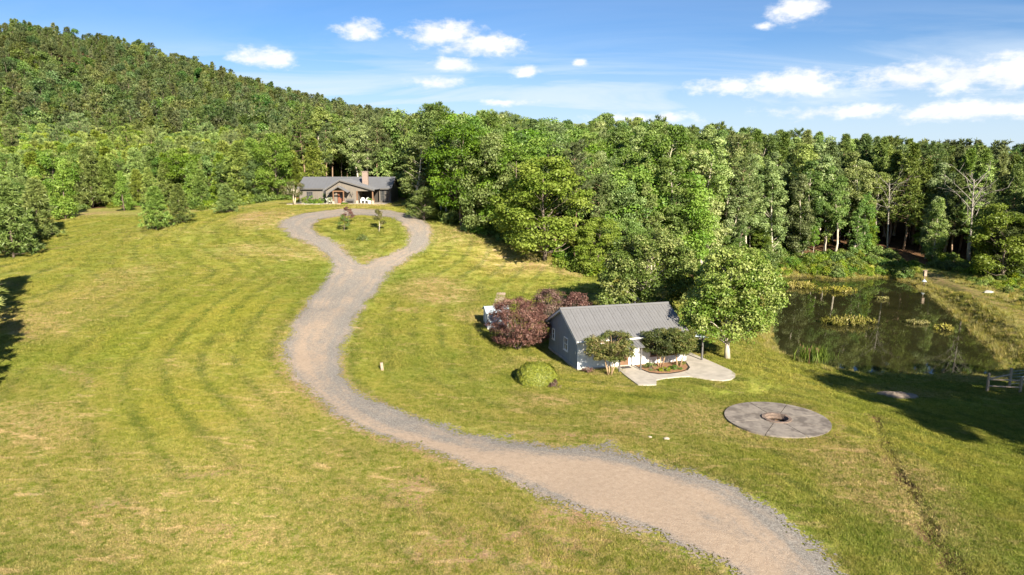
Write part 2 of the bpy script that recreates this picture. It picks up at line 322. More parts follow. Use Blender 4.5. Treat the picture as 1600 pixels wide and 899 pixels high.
# shared lawn colouring: dry, soil, mow and wood come from the terrain, the rest is noise in world space
def lawn_color(nt, pos, dry, soil, mow):
    n1 = noise(nt, pos, 0.055, 4, 0.55); n2 = noise(nt, pos, 0.35, 5, 0.6); n3 = noise(nt, pos, 2.3, 5, 0.65); n4 = noise(nt, pos, 9.0, 3, 0.6)
    green = ramp(nt, n1, [(0.30, (0.122, 0.180, 0.013)), (0.50, (0.202, 0.234, 0.024)), (0.70, (0.300, 0.290, 0.042))])
    g2 = mixc(nt, mrange(nt, n2, 0.40, 0.72, 0, 0.5), green, (0.32, 0.275, 0.062))
    g3 = mixc(nt, 1.0, g2, ramp(nt, n3, [(0.28, (0.58, 0.66, 0.52)), (0.7, (1.3, 1.25, 1.3))]), 'MULTIPLY')
    st = M_(nt, 'SINE', M_(nt, 'MULTIPLY', mow, 2.4))
    st = M_(nt, 'MULTIPLY', mrange(nt, st, 0.45, 1.0), mrange(nt, M_(nt, 'ADD', M_(nt, 'MULTIPLY', n2, .6), M_(nt, 'MULTIPLY', n1, .4)), 0.40, 0.56))
    g4 = mixc(nt, M_(nt, 'MULTIPLY', st, 0.88), g3, (0.080, 0.122, 0.009))
    dn = M_(nt, 'MULTIPLY', dry, mrange(nt, M_(nt, 'ADD', M_(nt, 'MULTIPLY', n3, 0.65), M_(nt, 'MULTIPLY', n4, 0.35)), 0.36, 0.60))
    dcol = ramp(nt, n4, [(0.3, (0.28, 0.215, 0.088)), (0.7, (0.48, 0.37, 0.180))])
    g5 = mixc(nt, M_(nt, 'MINIMUM', dn, 0.9), g4, dcol)
    sv = N(nt, 'ShaderNodeMapping', inp={0: pos, 2: (0, 0, 0.35), 3: (0.55, 1.7, 1.0)}).outputs[0]
    n7 = noise(nt, sv, 0.8, 7, 0.68, 0.4)
    torn = M_(nt, 'MULTIPLY', mrange(nt, n7, 0.57, 0.65), M_(nt, 'MINIMUM', M_(nt, 'ADD', dry, 0.10), 0.85))
    g5 = mixc(nt, torn, g5, (0.54, 0.39, 0.215))
    sn = M_(nt, 'MULTIPLY', soil, mrange(nt, M_(nt, 'ADD', M_(nt, 'MULTIPLY', n3, 0.6), M_(nt, 'MULTIPLY', n4, 0.4)), 0.40, 0.58))
    scol = ramp(nt, n4, [(0.3, (0.27, 0.155, 0.08)), (0.7, (0.41, 0.27, 0.155))])
    return mixc(nt, M_(nt, 'MINIMUM', sn, 0.95), g5, scol)
def ground_material():
    m, nt, out = newmat('meadow_ground')
    pos = N(nt, 'ShaderNodeNewGeometry').outputs['Position']
    A = lambda n: N(nt, 'ShaderNodeAttribute', attribute_name=n).outputs['Fac']
    c = lawn_color(nt, pos, A('dry'), A('soil'), A('mow'))
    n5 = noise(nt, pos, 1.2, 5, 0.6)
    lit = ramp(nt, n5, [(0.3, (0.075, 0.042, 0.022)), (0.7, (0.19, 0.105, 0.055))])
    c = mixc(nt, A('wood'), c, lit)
    n6 = noise(nt, pos, 14, 4, 0.7)
    c = mixc(nt, 1.0, c, ramp(nt, n6, [(0.3, (0.72,)*3), (0.7, (1.12,)*3)]), 'MULTIPLY')
    b = N(nt, 'ShaderNodeBsdfPrincipled', inp={'Base Color': c, 'Roughness': 0.9, 'Specular IOR Level': 0.15})
    h = M_(nt, 'ADD', n6, M_(nt, 'MULTIPLY', noise(nt, pos, 3.0, 4, 0.6), 2.0))
    bn = N(nt, 'ShaderNodeBump', inp={'Strength': 0.8, 'Distance': 0.07, 'Height': h}); nt.links.new(bn.outputs[0], b.inputs['Normal'])
    nt.links.new(b.outputs[0], out.inputs[0]); return m
def blade_material(name, tip, lawn=True):
    m, nt, out = newmat(name)
    pos = N(nt, 'ShaderNodeNewGeometry').outputs['Position']
    A = lambda n: N(nt, 'ShaderNodeAttribute', attribute_name=n, attribute_type='INSTANCER').outputs['Fac']
    c = lawn_color(nt, pos, A('dry'), A('soil'), A('mow'))
    tone = N(nt, 'ShaderNodeAttribute', attribute_name='tone').outputs['Fac']
    c = mixc(nt, 1.0, c, ramp(nt, tone, [(0, (0.75, 0.8, 0.7)), (1, tip)]), 'MULTIPLY')
    p = N(nt, 'ShaderNodeBsdfPrincipled', inp={'Base Color': c, 'Roughness': 0.6, 'Specular IOR Level': 0.25})
    tr = N(nt, 'ShaderNodeBsdfTranslucent', inp={0: c})
    mx = N(nt, 'ShaderNodeMixShader', inp={0: 0.3, 1: p.outputs[0], 2: tr.outputs[0]})
    nt.links.new(mx.outputs[0], out.inputs[0]); return m
def gravel_material():
    m, nt, out = newmat('driveway_gravel')
    pos = N(nt, 'ShaderNodeNewGeometry').outputs['Position']
    A = lambda n: N(nt, 'ShaderNodeAttribute', attribute_name=n).outputs['Fac']
    v = N(nt, 'ShaderNodeTexVoronoi', inp={'Vector': pos, 'Scale': 22.0})
    g = ramp(nt, N(nt, 'ShaderNodeSeparateColor', inp={0: v.outputs['Color']}).outputs[0], [(0, (0.135, 0.122, 0.106)), (0.6, (0.22, 0.20, 0.176)), (1, (0.32, 0.295, 0.262))])
    n1 = noise(nt, pos, 0.5, 5, 0.6); n2 = noise(nt, pos, 3.5, 5, 0.7); n3 = noise(nt, pos, 0.16, 3, 0.5)
    sp = N(nt, 'ShaderNodeSeparateXYZ', inp={0: pos}); svx = N(nt, 'ShaderNodeCombineXYZ', inp={0: M_(nt, 'MULTIPLY', A('edge'), 1.7), 1: M_(nt, 'MULTIPLY', sp.outputs[0], 0.10), 2: M_(nt, 'MULTIPLY', sp.outputs[1], 0.10)}).outputs[0]
    n8 = noise(nt, svx, 1.0, 4, 0.55)
    s = M_(nt, 'ADD', A('sand'), M_(nt, 'MULTIPLY', M_(nt, 'SUBTRACT', n1, 0.5), 0.9))
    s = M_(nt, 'ADD', s, M_(nt, 'MULTIPLY', M_(nt, 'SUBTRACT', n8, 0.5), 1.5))
    s = M_(nt, 'ADD', s, M_(nt, 'MULTIPLY', M_(nt, 'SUBTRACT', n2, 0.5), 0.9))
    s = M_(nt, 'ADD', s, M_(nt, 'MULTIPLY', M_(nt, 'SUBTRACT', n3, 0.5), 0.8))
    s = M_(nt, 'ADD', s, M_(nt, 'MULTIPLY', A('wheel'), 0.42))
    sand = ramp(nt, n2, [(0.3, (0.34, 0.240, 0.158)), (0.7, (0.47, 0.350, 0.245))])
    sand = mixc(nt, 0.25, sand, g)
    c = mixc(nt, mrange(nt, s, 0.05, 0.95, 0, 0.88), g, sand)
    b = N(nt, 'ShaderNodeBsdfPrincipled', inp={'Base Color': c, 'Roughness': 0.92, 'Specular IOR Level': 0.2})
    h = M_(nt, 'ADD', M_(nt, 'MULTIPLY', v.outputs['Distance'], -0.9), M_(nt, 'MULTIPLY', n2, 0.8))
    bn = N(nt, 'ShaderNodeBump', inp={'Strength': 0.6, 'Distance': 0.04, 'Height': h}); nt.links.new(bn.outputs[0], b.inputs['Normal'])
    gr = N(nt, 'ShaderNodeTexVoronoi', inp={'Vector': pos, 'Scale': 9.0}); grv = N(nt, 'ShaderNodeSeparateColor', inp={0: gr.outputs['Color']}).outputs[0]
    e = M_(nt, 'ADD', A('edge'), M_(nt, 'MULTIPLY', M_(nt, 'SUBTRACT', n2, 0.5), 1.4)); e = M_(nt, 'ADD', e, M_(nt, 'MULTIPLY', M_(nt, 'SUBTRACT', n1, 0.5), 1.6)); cov = mrange(nt, e, 0.05, 1.25)
    vis = M_(nt, 'GREATER_THAN', cov, M_(nt, 'MULTIPLY', grv, 0.98))
    tb = N(nt, 'ShaderNodeBsdfTransparent'); mx = N(nt, 'ShaderNodeMixShader', inp={0: vis, 1: tb.outputs[0], 2: b.outputs[0]})
    nt.links.new(mx.outputs[0], out.inputs[0]); return m
def water_material():
    m, nt, out = newmat('pond_water')
    pos = N(nt, 'ShaderNodeNewGeometry').outputs['Position']
    n = noise(nt, pos, 0.25, 3, 0.5)
    c = ramp(nt, n, [(0.3, (0.018, 0.019, 0.007)), (0.7, (0.030, 0.029, 0.011))])
    b = N(nt, 'ShaderNodeBsdfPrincipled', inp={'Base Color': c, 'Roughness': 0.025, 'IOR': 1.333, 'Specular IOR Level': 0.5})
    bn = N(nt, 'ShaderNodeBump', inp={'Strength': 0.10, 'Distance': 0.02, 'Height': noise(nt, N(nt, 'ShaderNodeMapping', inp={0: pos, 3: (1, 0.5, 1)}).outputs[0], 1.6, 3, 0.5)})
    nt.links.new(bn.outputs[0], b.inputs['Normal']); nt.links.new(b.outputs[0], out.inputs[0]); return m
MAT['ground'] = ground_material(); MAT['blade'] = blade_material('lawn_blades', (1.25, 1.2, 1.1)); MAT['gravel'] = gravel_material(); MAT['water'] = water_material()
MAT['concrete'] = simple('concrete', (0.40, 0.36, 0.31), 0.85, 0.12, 1.5, 0.2, 40, stain=((0.27, 0.245, 0.21), 0.8, 0.45, 0.7, 0.6))
MAT['oldconcrete'] = simple('weathered_concrete', (0.225, 0.195, 0.165), 0.9, 0.2, 1.6, 0.25, 40, stain=((0.105, 0.088, 0.076), 0.9, 0.44, 0.62, 0.85))
MAT['white'] = simple('white_paint', (0.80, 0.79, 0.76), 0.55, 0.04, 3.0)
MAT['greyboard'] = simple('grey_siding', (0.225, 0.265, 0.305), 0.7, 0.08, 3.0, 0.15, 30, stretch=(1, 1, 0.15))
MAT['metalroof'] = simple('metal_roofing', (0.19, 0.188, 0.19), 0.5, 0.08, 0.8, metal=0.15, stain=((0.16, 0.155, 0.152), 1.4, 0.45, 0.75, 0.6))
MAT['greyroof'] = simple('grey_metal_roof', (0.15, 0.153, 0.165), 0.5, 0.07, 0.8, metal=0.15)
MAT['brownboard'] = simple('brown_siding', (0.155, 0.135, 0.112), 0.8, 0.14, 2.5, 0.2, 30, stretch=(1, 1, 0.12))
MAT['timber'] = simple('timber', (0.19, 0.105, 0.058), 0.75, 0.2, 5.0, 0.2, 30)
MAT['darkpost'] = simple('dark_post', (0.10, 0.095, 0.09), 0.7, 0.15, 5.0)
MAT['greywood'] = simple('weathered_wood', (0.33, 0.25, 0.19), 0.85, 0.25, 6.0, 0.3, 30)
MAT['palewood'] = simple('pale_timber', (0.33, 0.25, 0.17), 0.75, 0.15, 6.0)
MAT['doorred'] = simple('door_wood', (0.20, 0.075, 0.042), 0.5, 0.15, 4.0)
MAT['brick'] = simple('brick', (0.27, 0.205, 0.17), 0.9, 0.18, 8.0, 0.2, 40)
MAT['mortar'] = simple('mortar', (0.42, 0.38, 0.33), 0.95, 0.1, 8.0)
MAT['stone'] = simple('stone', (0.36, 0.31, 0.25), 0.9, 0.25, 6.0, 0.4, 30)
MAT['pitbrick'] = simple('sooty_brick', (0.17, 0.125, 0.10), 0.95, 0.3, 8.0, 0.3, 40)
MAT['ash'] = simple('ash_and_soil', (0.20, 0.13, 0.085), 0.95, 0.4, 5.0, 0.6, 20)
MAT['soil'] = simple('bare_soil', (0.19, 0.15, 0.115), 0.95, 0.25, 4.0, 0.5, 20)
MAT['mulch'] = simple('mulch', (0.24, 0.13, 0.065), 0.95, 0.35, 9.0, 0.6, 30)
MAT['glass'] = glass_dark('window_glass'); MAT['black'] = simple('black_metal', (0.02, 0.02, 0.02), 0.5, 0.2)
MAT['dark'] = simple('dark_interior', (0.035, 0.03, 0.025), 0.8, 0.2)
MAT['bluegrey'] = simple('pale_blue_metal', (0.38, 0.44, 0.48), 0.5, 0.08)
MAT['rock'] = simple('pale_rock', (0.40, 0.385, 0.35), 0.9, 0.12, 3.0, 0.5, 12)
MAT['mat'] = simple('door_mat', (0.06, 0.055, 0.055), 0.95, 0.2)

# ------------------------------------------------------------------ driveway outline, open land
DRIVE = [(9.5,26.5),(7.0,28.8),(4.9,30.7),(3.2,31.6),(2.0,33.0),(0.0,35.1),(-2.2,36.5),(-4.5,38.2),(-7.6,40.3),(-10.0,42.2),(-12.9,45.5),(-16.0,49.9),(-18.1,53.1),(-19.7,56.8),(-20.5,61.2),(-21.5,69.2),(-21.8,76.5),(-21.8,81.4),(-22.4,84.7),(-23.8,87.5),(-26.7,91.5),(-30.4,95.1),(-33.2,99.0),(-34.8,102.7),(-34.4,106.7),(-32.9,110.1),(-29.4,112.8),(-25.4,113.4),(-21.1,113.4),(-16.5,110.4),(-12.7,102.8),(-11.4,97.8),(-11.7,94.0),(-13.2,90.4),(-14.7,86.6),(-15.5,81.6),(-15.8,75.4),(-16.0,70.6),(-15.5,64.3),(-14.9,58.2),(-14.0,53.6),(-13.1,50.9),(-11.3,48.2),(-9.0,45.8),(-6.4,43.5),(-3.3,41.5),(0.0,40.0),(2.7,39.2),(5.4,38.8),(7.5,37.9),(9.4,36.3),(11.5,34.8),(13.0,32.5),(13.7,30.1),(14.0,28.1),(14.5,25.5),(16,20),(18,12),(13,12),(11.5,20)]
ISLE = [(-29.8,101.7),(-29.6,105.7),(-26.2,108.0),(-22.3,108.5),(-18.7,106.3),(-15.6,101.3),(-14.4,96.7),(-14.7,93.2),(-16.1,89.9),(-17.7,87.1),(-18.9,85.3),(-20.6,87.5),(-22.6,90.4),(-25.2,94.2),(-27.8,97.1)]
OPEN = [(-90,-60),(-80,40),(-80,75),(-80,92),(-79,104),(-86,120),(-90,134),(-82,142),(-64,138),(-50,132),(-42,137),(-22.5,138),(-17,128),(-14,112),(-9,104.5),(-3.5,102),(3,97),(8.5,91.5),(14,90),(22,96),(33,107),(43,126),(49,133),(57,134),(66,133.5),(75,132.5),(81,126),(86,117),(92,107),(100,85),(90,50),(70,10),(70,-60)]
def smooth_poly(P, it=2):
    P = np.asarray(P, float)
    for _ in range(it):
        Q = np.roll(P, -1, 0); P = np.stack([0.75*P+0.25*Q, 0.25*P+0.75*Q], 1).reshape(-1, 2)
    return P
DRIVE_S = smooth_poly(DRIVE, 1); ISLE_S = smooth_poly(ISLE, 1); POND_S = smooth_poly(POND, 1)
def vnoise(x, y, s, seed=0):
    """cheap smooth value noise in numpy, 0..1"""
    xs = np.asarray(x)/s; ys = np.asarray(y)/s; xi = np.floor(xs); yi = np.floor(ys); fx = smooth(xs-xi); fy = smooth(ys-yi)
    h = lambda a, b: np.modf(np.abs(np.sin(a*127.1+b*311.7+seed*74.7)*43758.5453))[0]
    return (h(xi, yi)*(1-fx)+h(xi+1, yi)*fx)*(1-fy)+(h(xi, yi+1)*(1-fx)+h(xi+1, yi+1)*fx)*fy
def drive_sdf(x, y):
    d = np.maximum(seg_sdf(x, y, DRIVE_S), -seg_sdf(x, y, ISLE_S))
    return d-0.65+(vnoise(x, y, 1.3, 3)-0.5)*0.5+(vnoise(x, y, 4.0, 5)-0.5)*0.6-1.3*blob(x, y, 5.0, 40.9, 8.5, 2.0, -.12)*smooth((vnoise(x, y, .9, 4)-.3)*2.2)
def poly_dist(x, y, P):
    d2 = np.full(np.shape(x), 1e18)
    for (ax, ay), (bx, by) in zip(P[:-1], P[1:]):
        ex, ey = bx-ax, by-ay; t = np.clip(((x-ax)*ex+(y-ay)*ey)/(ex*ex+ey*ey), 0, 1)
        d2 = np.minimum(d2, (x-ax-t*ex)**2+(y-ay-t*ey)**2)
    return np.sqrt(d2)
def blob(x, y, cx, cy, rx, ry, ang=0.0):
    c, s = math.cos(ang), math.sin(ang); u = ((x-cx)*c+(y-cy)*s)/rx; v = (-(x-cx)*s+(y-cy)*c)/ry
    return smooth(1.25-np.sqrt(u*u+v*v))
DITCH = [(26.5,47.5),(24.5,43.5),(22.8,38),(21.2,33),(19.8,29),(18.5,24)]
TRACK = [(75.5,122),(72.8,113.4),(68.6,98),(64.2,84),(59,71.5),(54,60)]
def lawn_masks(x, y):
    dd = np.maximum(seg_sdf(x, y, DRIVE_S), -seg_sdf(x, y, ISLE_S))
    ds = seg_sdf(x, y, DRIVE_S)
    dry = 0.24+0.46*smooth((vnoise(x, y, 9, 1)-0.42)*2.2)+0.34*smooth((54-y)/18)*smooth((16-x)/8)
    soil = np.zeros_like(x)
    # worn edges of the drive, bare patches, the scalped bank on the right of the drive, the track by the pond
    soil = np.maximum(soil, 0.9*smooth(1-np.abs(dd-0.1)/0.8)*smooth((vnoise(x, y, 3.5, 7)-0.35)*2.5))
    for b in [(3.0,31.0,3.2,1.5,.5),(-9.5,82,3.5,1.8,.2),(-8.5,75.5,3.0,1.4,.2),(-11,71,2.6,1.2,.2),(-10,60.5,1.5,.7,.1),(-18.5,87.5,1.6,2.2,0),(3,89.5,2.5,1.6,-.5),(7.5,88,2,1.6,-.4),(-20,31,2.4,1.0,.4),(-8,32.5,2.2,.4,.12),(-16,35,3,.9,.3),(-13,29,2.6,.7,-.5),(-5.5,33.5,1.6,2.4,.2),(-3,28.5,3.2,1.4,.8),(2,28,3.2,1.6,.7),(-86,131,6,4,0),(-78,128,6,4,.3),(34,55.4,2.0,1.0,0),(-58,78,5,1,-.6),(-44,60,6,.9,-.7),(-33,50,5,.8,-.6),(-38,118,5,2.5,0),(-41,108,4,5,0)]:
        soil = np.maximum(soil, 0.75*blob(x, y, *b))
    soil = np.maximum(soil, 1.15*smooth(1-np.abs(dd-.45)/.95)*smooth((66-y)/10)*(poly_dist(x, y, DRIVE[:16]) < 2.2)*smooth((vnoise(x, y, 5, 27)-.15)*2.2))
    for b in [(3.4,30.8,3.4,1.3,-.35),(0.5,29.6,3.2,.9,.6),(-1.5,27.5,2.6,.8,.7),(-5,33.6,1.0,3.2,.15),(-9,40.5,4,.5,-.65),(4.5,41.0,5,.8,-.1)]:
        soil = np.maximum(soil, 1.05*blob(x, y, *b)*(.4+.9*vnoise(x, y, .8, 41)))
    soil = np.maximum(soil, 0.85*smooth(1-poly_dist(x, y, TRACK)/1.9))
    soil = np.maximum(soil, 0.65*smooth(1-poly_dist(x, y, [(-74,96),(-66,101),(-58,104),(-50,108)])/1.2))
    for b in [(14,45,5,7,.4),(9,44,6,4,0),(2,47.5,4,2.5,0),(21,38,6,5,-.4),(-9,78,7,6,0),(-30,41,9,4,-.6),(-45,63,12,4,-.6),(-38,106,7,9,0),(-24,118,20,3,0),(1.5,58.5,2.5,2,0),(20,34,4,6,.3),(33,56,6,3,0),(-15,29,10,3,0),(2,92,10,3,-.5),(-3,71,5,4,0)]:
        dry = np.maximum(dry, 0.95*blob(x, y, *b))
    dry = np.where((x > 25) & (x < 45) & (y < 60), dry*0.55, dry)
    for b in [(-30,62,12,12,0),(2,53,6,3,0),(-22,44,6,8,.5),(10,49,4,1.5,0)]:
        dry = dry*(1-0.75*blob(x, y, *b))
    dry = np.maximum(dry, .5*smooth(1-poly_dist(x, y, DITCH)/1.6))
    soil = np.maximum(soil, .9*smooth(1-np.abs(np.hypot(x-FIRE[0], y-FIRE[1])-4.0)/.55)*smooth((x-FIRE[0]-(y-FIRE[1])+1.5)/3))
    mow = np.where((x < -17) & (ds > 26), 26+.6*(ds-26)+.3*(y-60), ds)
    mow = mow+(vnoise(x, y, 14, 9)-0.5)*1.2
    fo = seg_sdf(x, y, OPEN)
    wood = np.maximum(smooth((fo+1.5+(vnoise(x, y, 4, 11)-0.5)*3)/2.5), smooth(1.15-poly_dist(x, y, DITCH)/(.5+1.3*vnoise(x, y, 1.3, 17)))*smooth((vnoise(x, y, 2.2, 18)-.2)*3))  # woodland litter, plus the rut's mud and shade painted dark along the ditch
    return dry, soil, mow, wood
# ------------------------------------------------------------------ ground, water, driveway
def axis(lo, hi, step, far_lo, far_hi, g=1.16):
    a = list(np.arange(lo, hi+1e-6, step)); s = step; x = lo; L = []
    while x > far_lo: s *= g; x -= s; L.append(x)
    s = step; x = hi; Hh = []
    while x < far_hi: s *= g; x += s; Hh.append(x)
    return np.array(L[::-1]+a+Hh)
def rough(x, y):
    return (vnoise(x, y, 2.7, 21)-0.5)*0.10+(vnoise(x, y, 7, 22)-0.5)*0.14-.34*smooth(1-poly_dist(x, y, DITCH)/.9)*(.5+vnoise(x, y, 1.5, 8))
def build_ground():
    xs = axis(-82, 92, 0.6, -3000, 3000); ys = axis(18, 146, 0.6, -1500, 4000)
    X, Y = np.meshgrid(xs, ys); x = X.ravel(); y = Y.ravel(); z = ground_z(x, y)
    near = (np.abs(x) < 120) & (y > 10) & (y < 170)
    z = z+np.where(near, rough(x, y), 0)
    # keep it below the driveway sheet
    dry = np.zeros_like(x); soil = dry.copy(); mow = dry.copy(); wood = np.ones_like(x)
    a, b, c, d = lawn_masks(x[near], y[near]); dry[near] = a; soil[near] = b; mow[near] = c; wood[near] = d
    nx, ny = len(xs), len(ys); i = np.arange(nx*ny).reshape(ny, nx)
    F = np.stack([i[:-1, :-1], i[:-1, 1:], i[1:, 1:], i[1:, :-1]], -1).reshape(-1, 4)
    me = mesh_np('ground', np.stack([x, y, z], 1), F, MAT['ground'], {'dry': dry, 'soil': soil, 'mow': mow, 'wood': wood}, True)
    o = put('ground', me); o['kind'] = 'structure'
    o['label'] = 'mown green and tan meadow rolling up to the woods'
    return o
def gz_rough(x, y):
    return ground_z(x, y)+rough(x, y)
def sheet(name, sdf, x0, x1, y0, y1, step, zf, mat, attrs=None):
    xs = np.arange(x0, x1, step); ys = np.arange(y0, y1, step); X, Y = np.meshgrid(xs, ys); x = X.ravel(); y = Y.ravel()
    d = sdf(x, y); nx, ny = len(xs), len(ys); i = np.arange(nx*ny).reshape(ny, nx)
    F = np.stack([i[:-1, :-1], i[:-1, 1:], i[1:, 1:], i[1:, :-1]], -1).reshape(-1, 4)
    F = F[(d[F] < 0).any(1)]
    used = np.unique(F); mp = np.full(nx*ny, -1); mp[used] = np.arange(len(used)); F = mp[F]; x = x[used]; y = y[used]; d = d[used]
    e = 0.05
    for _ in range(2):                                   # pull outer corners onto the outline
        out = d > 0
        gx = (sdf(x+e, y)-sdf(x-e, y))/(2*e); gy = (sdf(x, y+e)-sdf(x, y-e))/(2*e); g2 = np.maximum(gx*gx+gy*gy, 0.3)
        x = np.where(out, x-np.clip(d*gx/g2, -step, step), x); y = np.where(out, y-np.clip(d*gy/g2, -step, step), y); d = sdf(x, y)
    z = zf(x, y, d)
    me = mesh_np(name, np.stack([x, y, z], 1), F, mat, attrs(x, y, d) if attrs else None, True)
    return put(name, me)
build_ground()
def drive_attrs(x, y, d):
    lowpart = smooth((75-y)/25)
    dl = poly_dist(x, y, DRIVE[:24]); dr_ = poly_dist(x, y, DRIVE[32:56]); core = smooth((dr_-0.9)/2.2)*(.55+.45*smooth((dl-.1)/.8))
    sand = 0.20+0.62*core*lowpart+0.12*(1-lowpart)+0.20*blob(x, y, 5, 35, 9, 3, -.3)
    # gravel windrow along the inner (right) edge
    t = dl/(dl+dr_+1e-6); wheel = np.exp(-((t-.30)/.10)**2)+np.exp(-((t-.68)/.10)**2)
    return {'sand': sand-.12, 'edge': -d, 'wheel': wheel*(.35+.65*lowpart)}
dr = sheet('driveway', drive_sdf, -38, 22, 11, 117, 0.4, lambda x, y, d: gz_rough(x, y)+0.014+np.clip((-d-.3)*0.045, 0, 0.06), MAT['gravel'], drive_attrs)
dr['kind'] = 'structure'; dr['label'] = 'winding grey gravel driveway with sandy wheel tracks and a loop at the house'
pw = sheet('pond_water', lambda x, y: seg_sdf(x, y, POND_S)-1.2, 24, 80, 58, 136, 1.0, lambda x, y, d: np.full_like(x, WATER_Z), MAT['water'])
pw['kind'] = 'structure'; pw['label'] = 'dark still pond water mirroring the wood behind it'

# ------------------------------------------------------------------ plant prototypes
def unit(v): return v/(np.linalg.norm(v, axis=-1, keepdims=True)+1e-9)
def leaf_quads(C, Nn, S, asp, rng, fold=0.18, along=None):
    n = len(C); t = along if along is not None else unit(np.cross(Nn, rng.normal(size=(n, 3)))); b = unit(np.cross(Nn, t))
    S = S[:, None]; V = np.stack([C-t*S*0.5, C+b*S*asp*0.5+Nn*S*fold, C+t*S*0.5, C-b*S*asp*0.5+Nn*S*fold], 1)
    return V.reshape(-1, 3), np.arange(4*n, dtype=np.int32).reshape(n, 4)
class Plant:
    def __init__(s): s.wood = MB(); s.C = []; s.N = []; s.S = []; s.T = []; s.A = []
    def clump(s, c, r, n, size, rng, flat=0.75, tone=None, up=0.35, rnd=0.55, shell=0.45):
        d = unit(rng.normal(size=(n, 3))); d[:, 2] = np.where(rng.random(n) < 0.62, np.abs(d[:, 2]), d[:, 2])
        rad = r*(shell+(1-shell)*rng.random(n)**0.6)[:, None]*(0.8+0.4*rng.random((n, 1)))
        p = np.array(c)+d*rad*np.array([1, 1, flat])
        nn = unit(d*0.75+np.array([0, 0, up])+rng.normal(size=(n, 3))*rnd)
        s.C.append(p); s.N.append(nn); s.S.append(size*(0.6+0.8*rng.random(n))); tb = rng.random() if tone is None else tone
        s.T.append(np.clip(0.62*tb+0.38*rng.random(n), 0, 1)); s.A.append(np.full((n, 3), np.nan))
    def tuft(s, c, r, n, size, rng, tone=None, dirn=(0, 0, 1), spread=0.9):
        d = unit(rng.normal(size=(n, 3))*spread+np.array(dirn)); p = np.array(c)+d*(r*(0.25+0.75*rng.random((n, 1))))
        nn = unit(np.cross(d, rng.normal(size=(n, 3)))); nn[:, 2] = np.abs(nn[:, 2])
        s.C.append(p); s.N.append(unit(nn+np.array([0, 0, .3]))); s.S.append(size*(0.7+0.6*rng.random(n))); tb = rng.random() if tone is None else tone
        s.T.append(np.clip(0.55*tb+0.45*rng.random(n), 0, 1)); s.A.append(d)
    def leaf_data(s, asp, rng):
        C = np.concatenate(s.C); Nn = np.concatenate(s.N); S = np.concatenate(s.S); T = np.concatenate(s.T); A = np.concatenate(s.A)
        al = unit(np.cross(Nn, rng.normal(size=C.shape))); ok = ~np.isnan(A[:, 0]); al[ok] = A[ok]
        V, F = leaf_quads(C, Nn, S, asp, rng, along=al); return V, F, T
    def meshes(s, name, leafm, barkm, asp, rng):
        V, F, T = s.leaf_data(asp, rng)
        crown = mesh_np(name+'_crown', V, F, leafm, fattrs={'tone': T})
        trunk = s.wood.mesh(name+'_trunk', barkm, True) if s.wood.v else None
        return trunk, crown
    def joined(s, name, leafm, barkm, asp, rng):
        V, F, T = s.leaf_data(asp, rng)
        if s.wood.v:
            wv = np.array(s.wood.v); wf = []
            for f in s.wood.f:
                if len(f) == 4: wf.append(f)
                elif len(f) == 3: wf.append((f[0], f[1], f[2], f[2]))
            wf = np.array([f for f in wf if len(set(f)) == 4], np.int32)
            F = np.concatenate([F, wf+len(V)]); V = np.concatenate([V, wv]); T = np.concatenate([T, np.zeros(len(wf))+.5])
            mi = np.r_[np.zeros(len(F)-len(wf)), np.ones(len(wf))]
        else: mi = np.zeros(len(F))
        return mesh_np(name, V, F, None, fattrs={'tone': T}, mats=[leafm, barkm], midx=mi)
def bend(a, b, rng, k=0.12, n=4, sag=0.0):
    a = np.array(a, float); b = np.array(b, float); L = np.linalg.norm(b-a); out = []
    o = rng.normal(size=3)*k*L
    for i in range(n):
        t = i/(n-1); out.append(a*(1-t)+b*t+o*math.sin(math.pi*t)*(1-t*.3)+np.array([0, 0, sag*L*math.sin(math.pi*t)]))
    return out
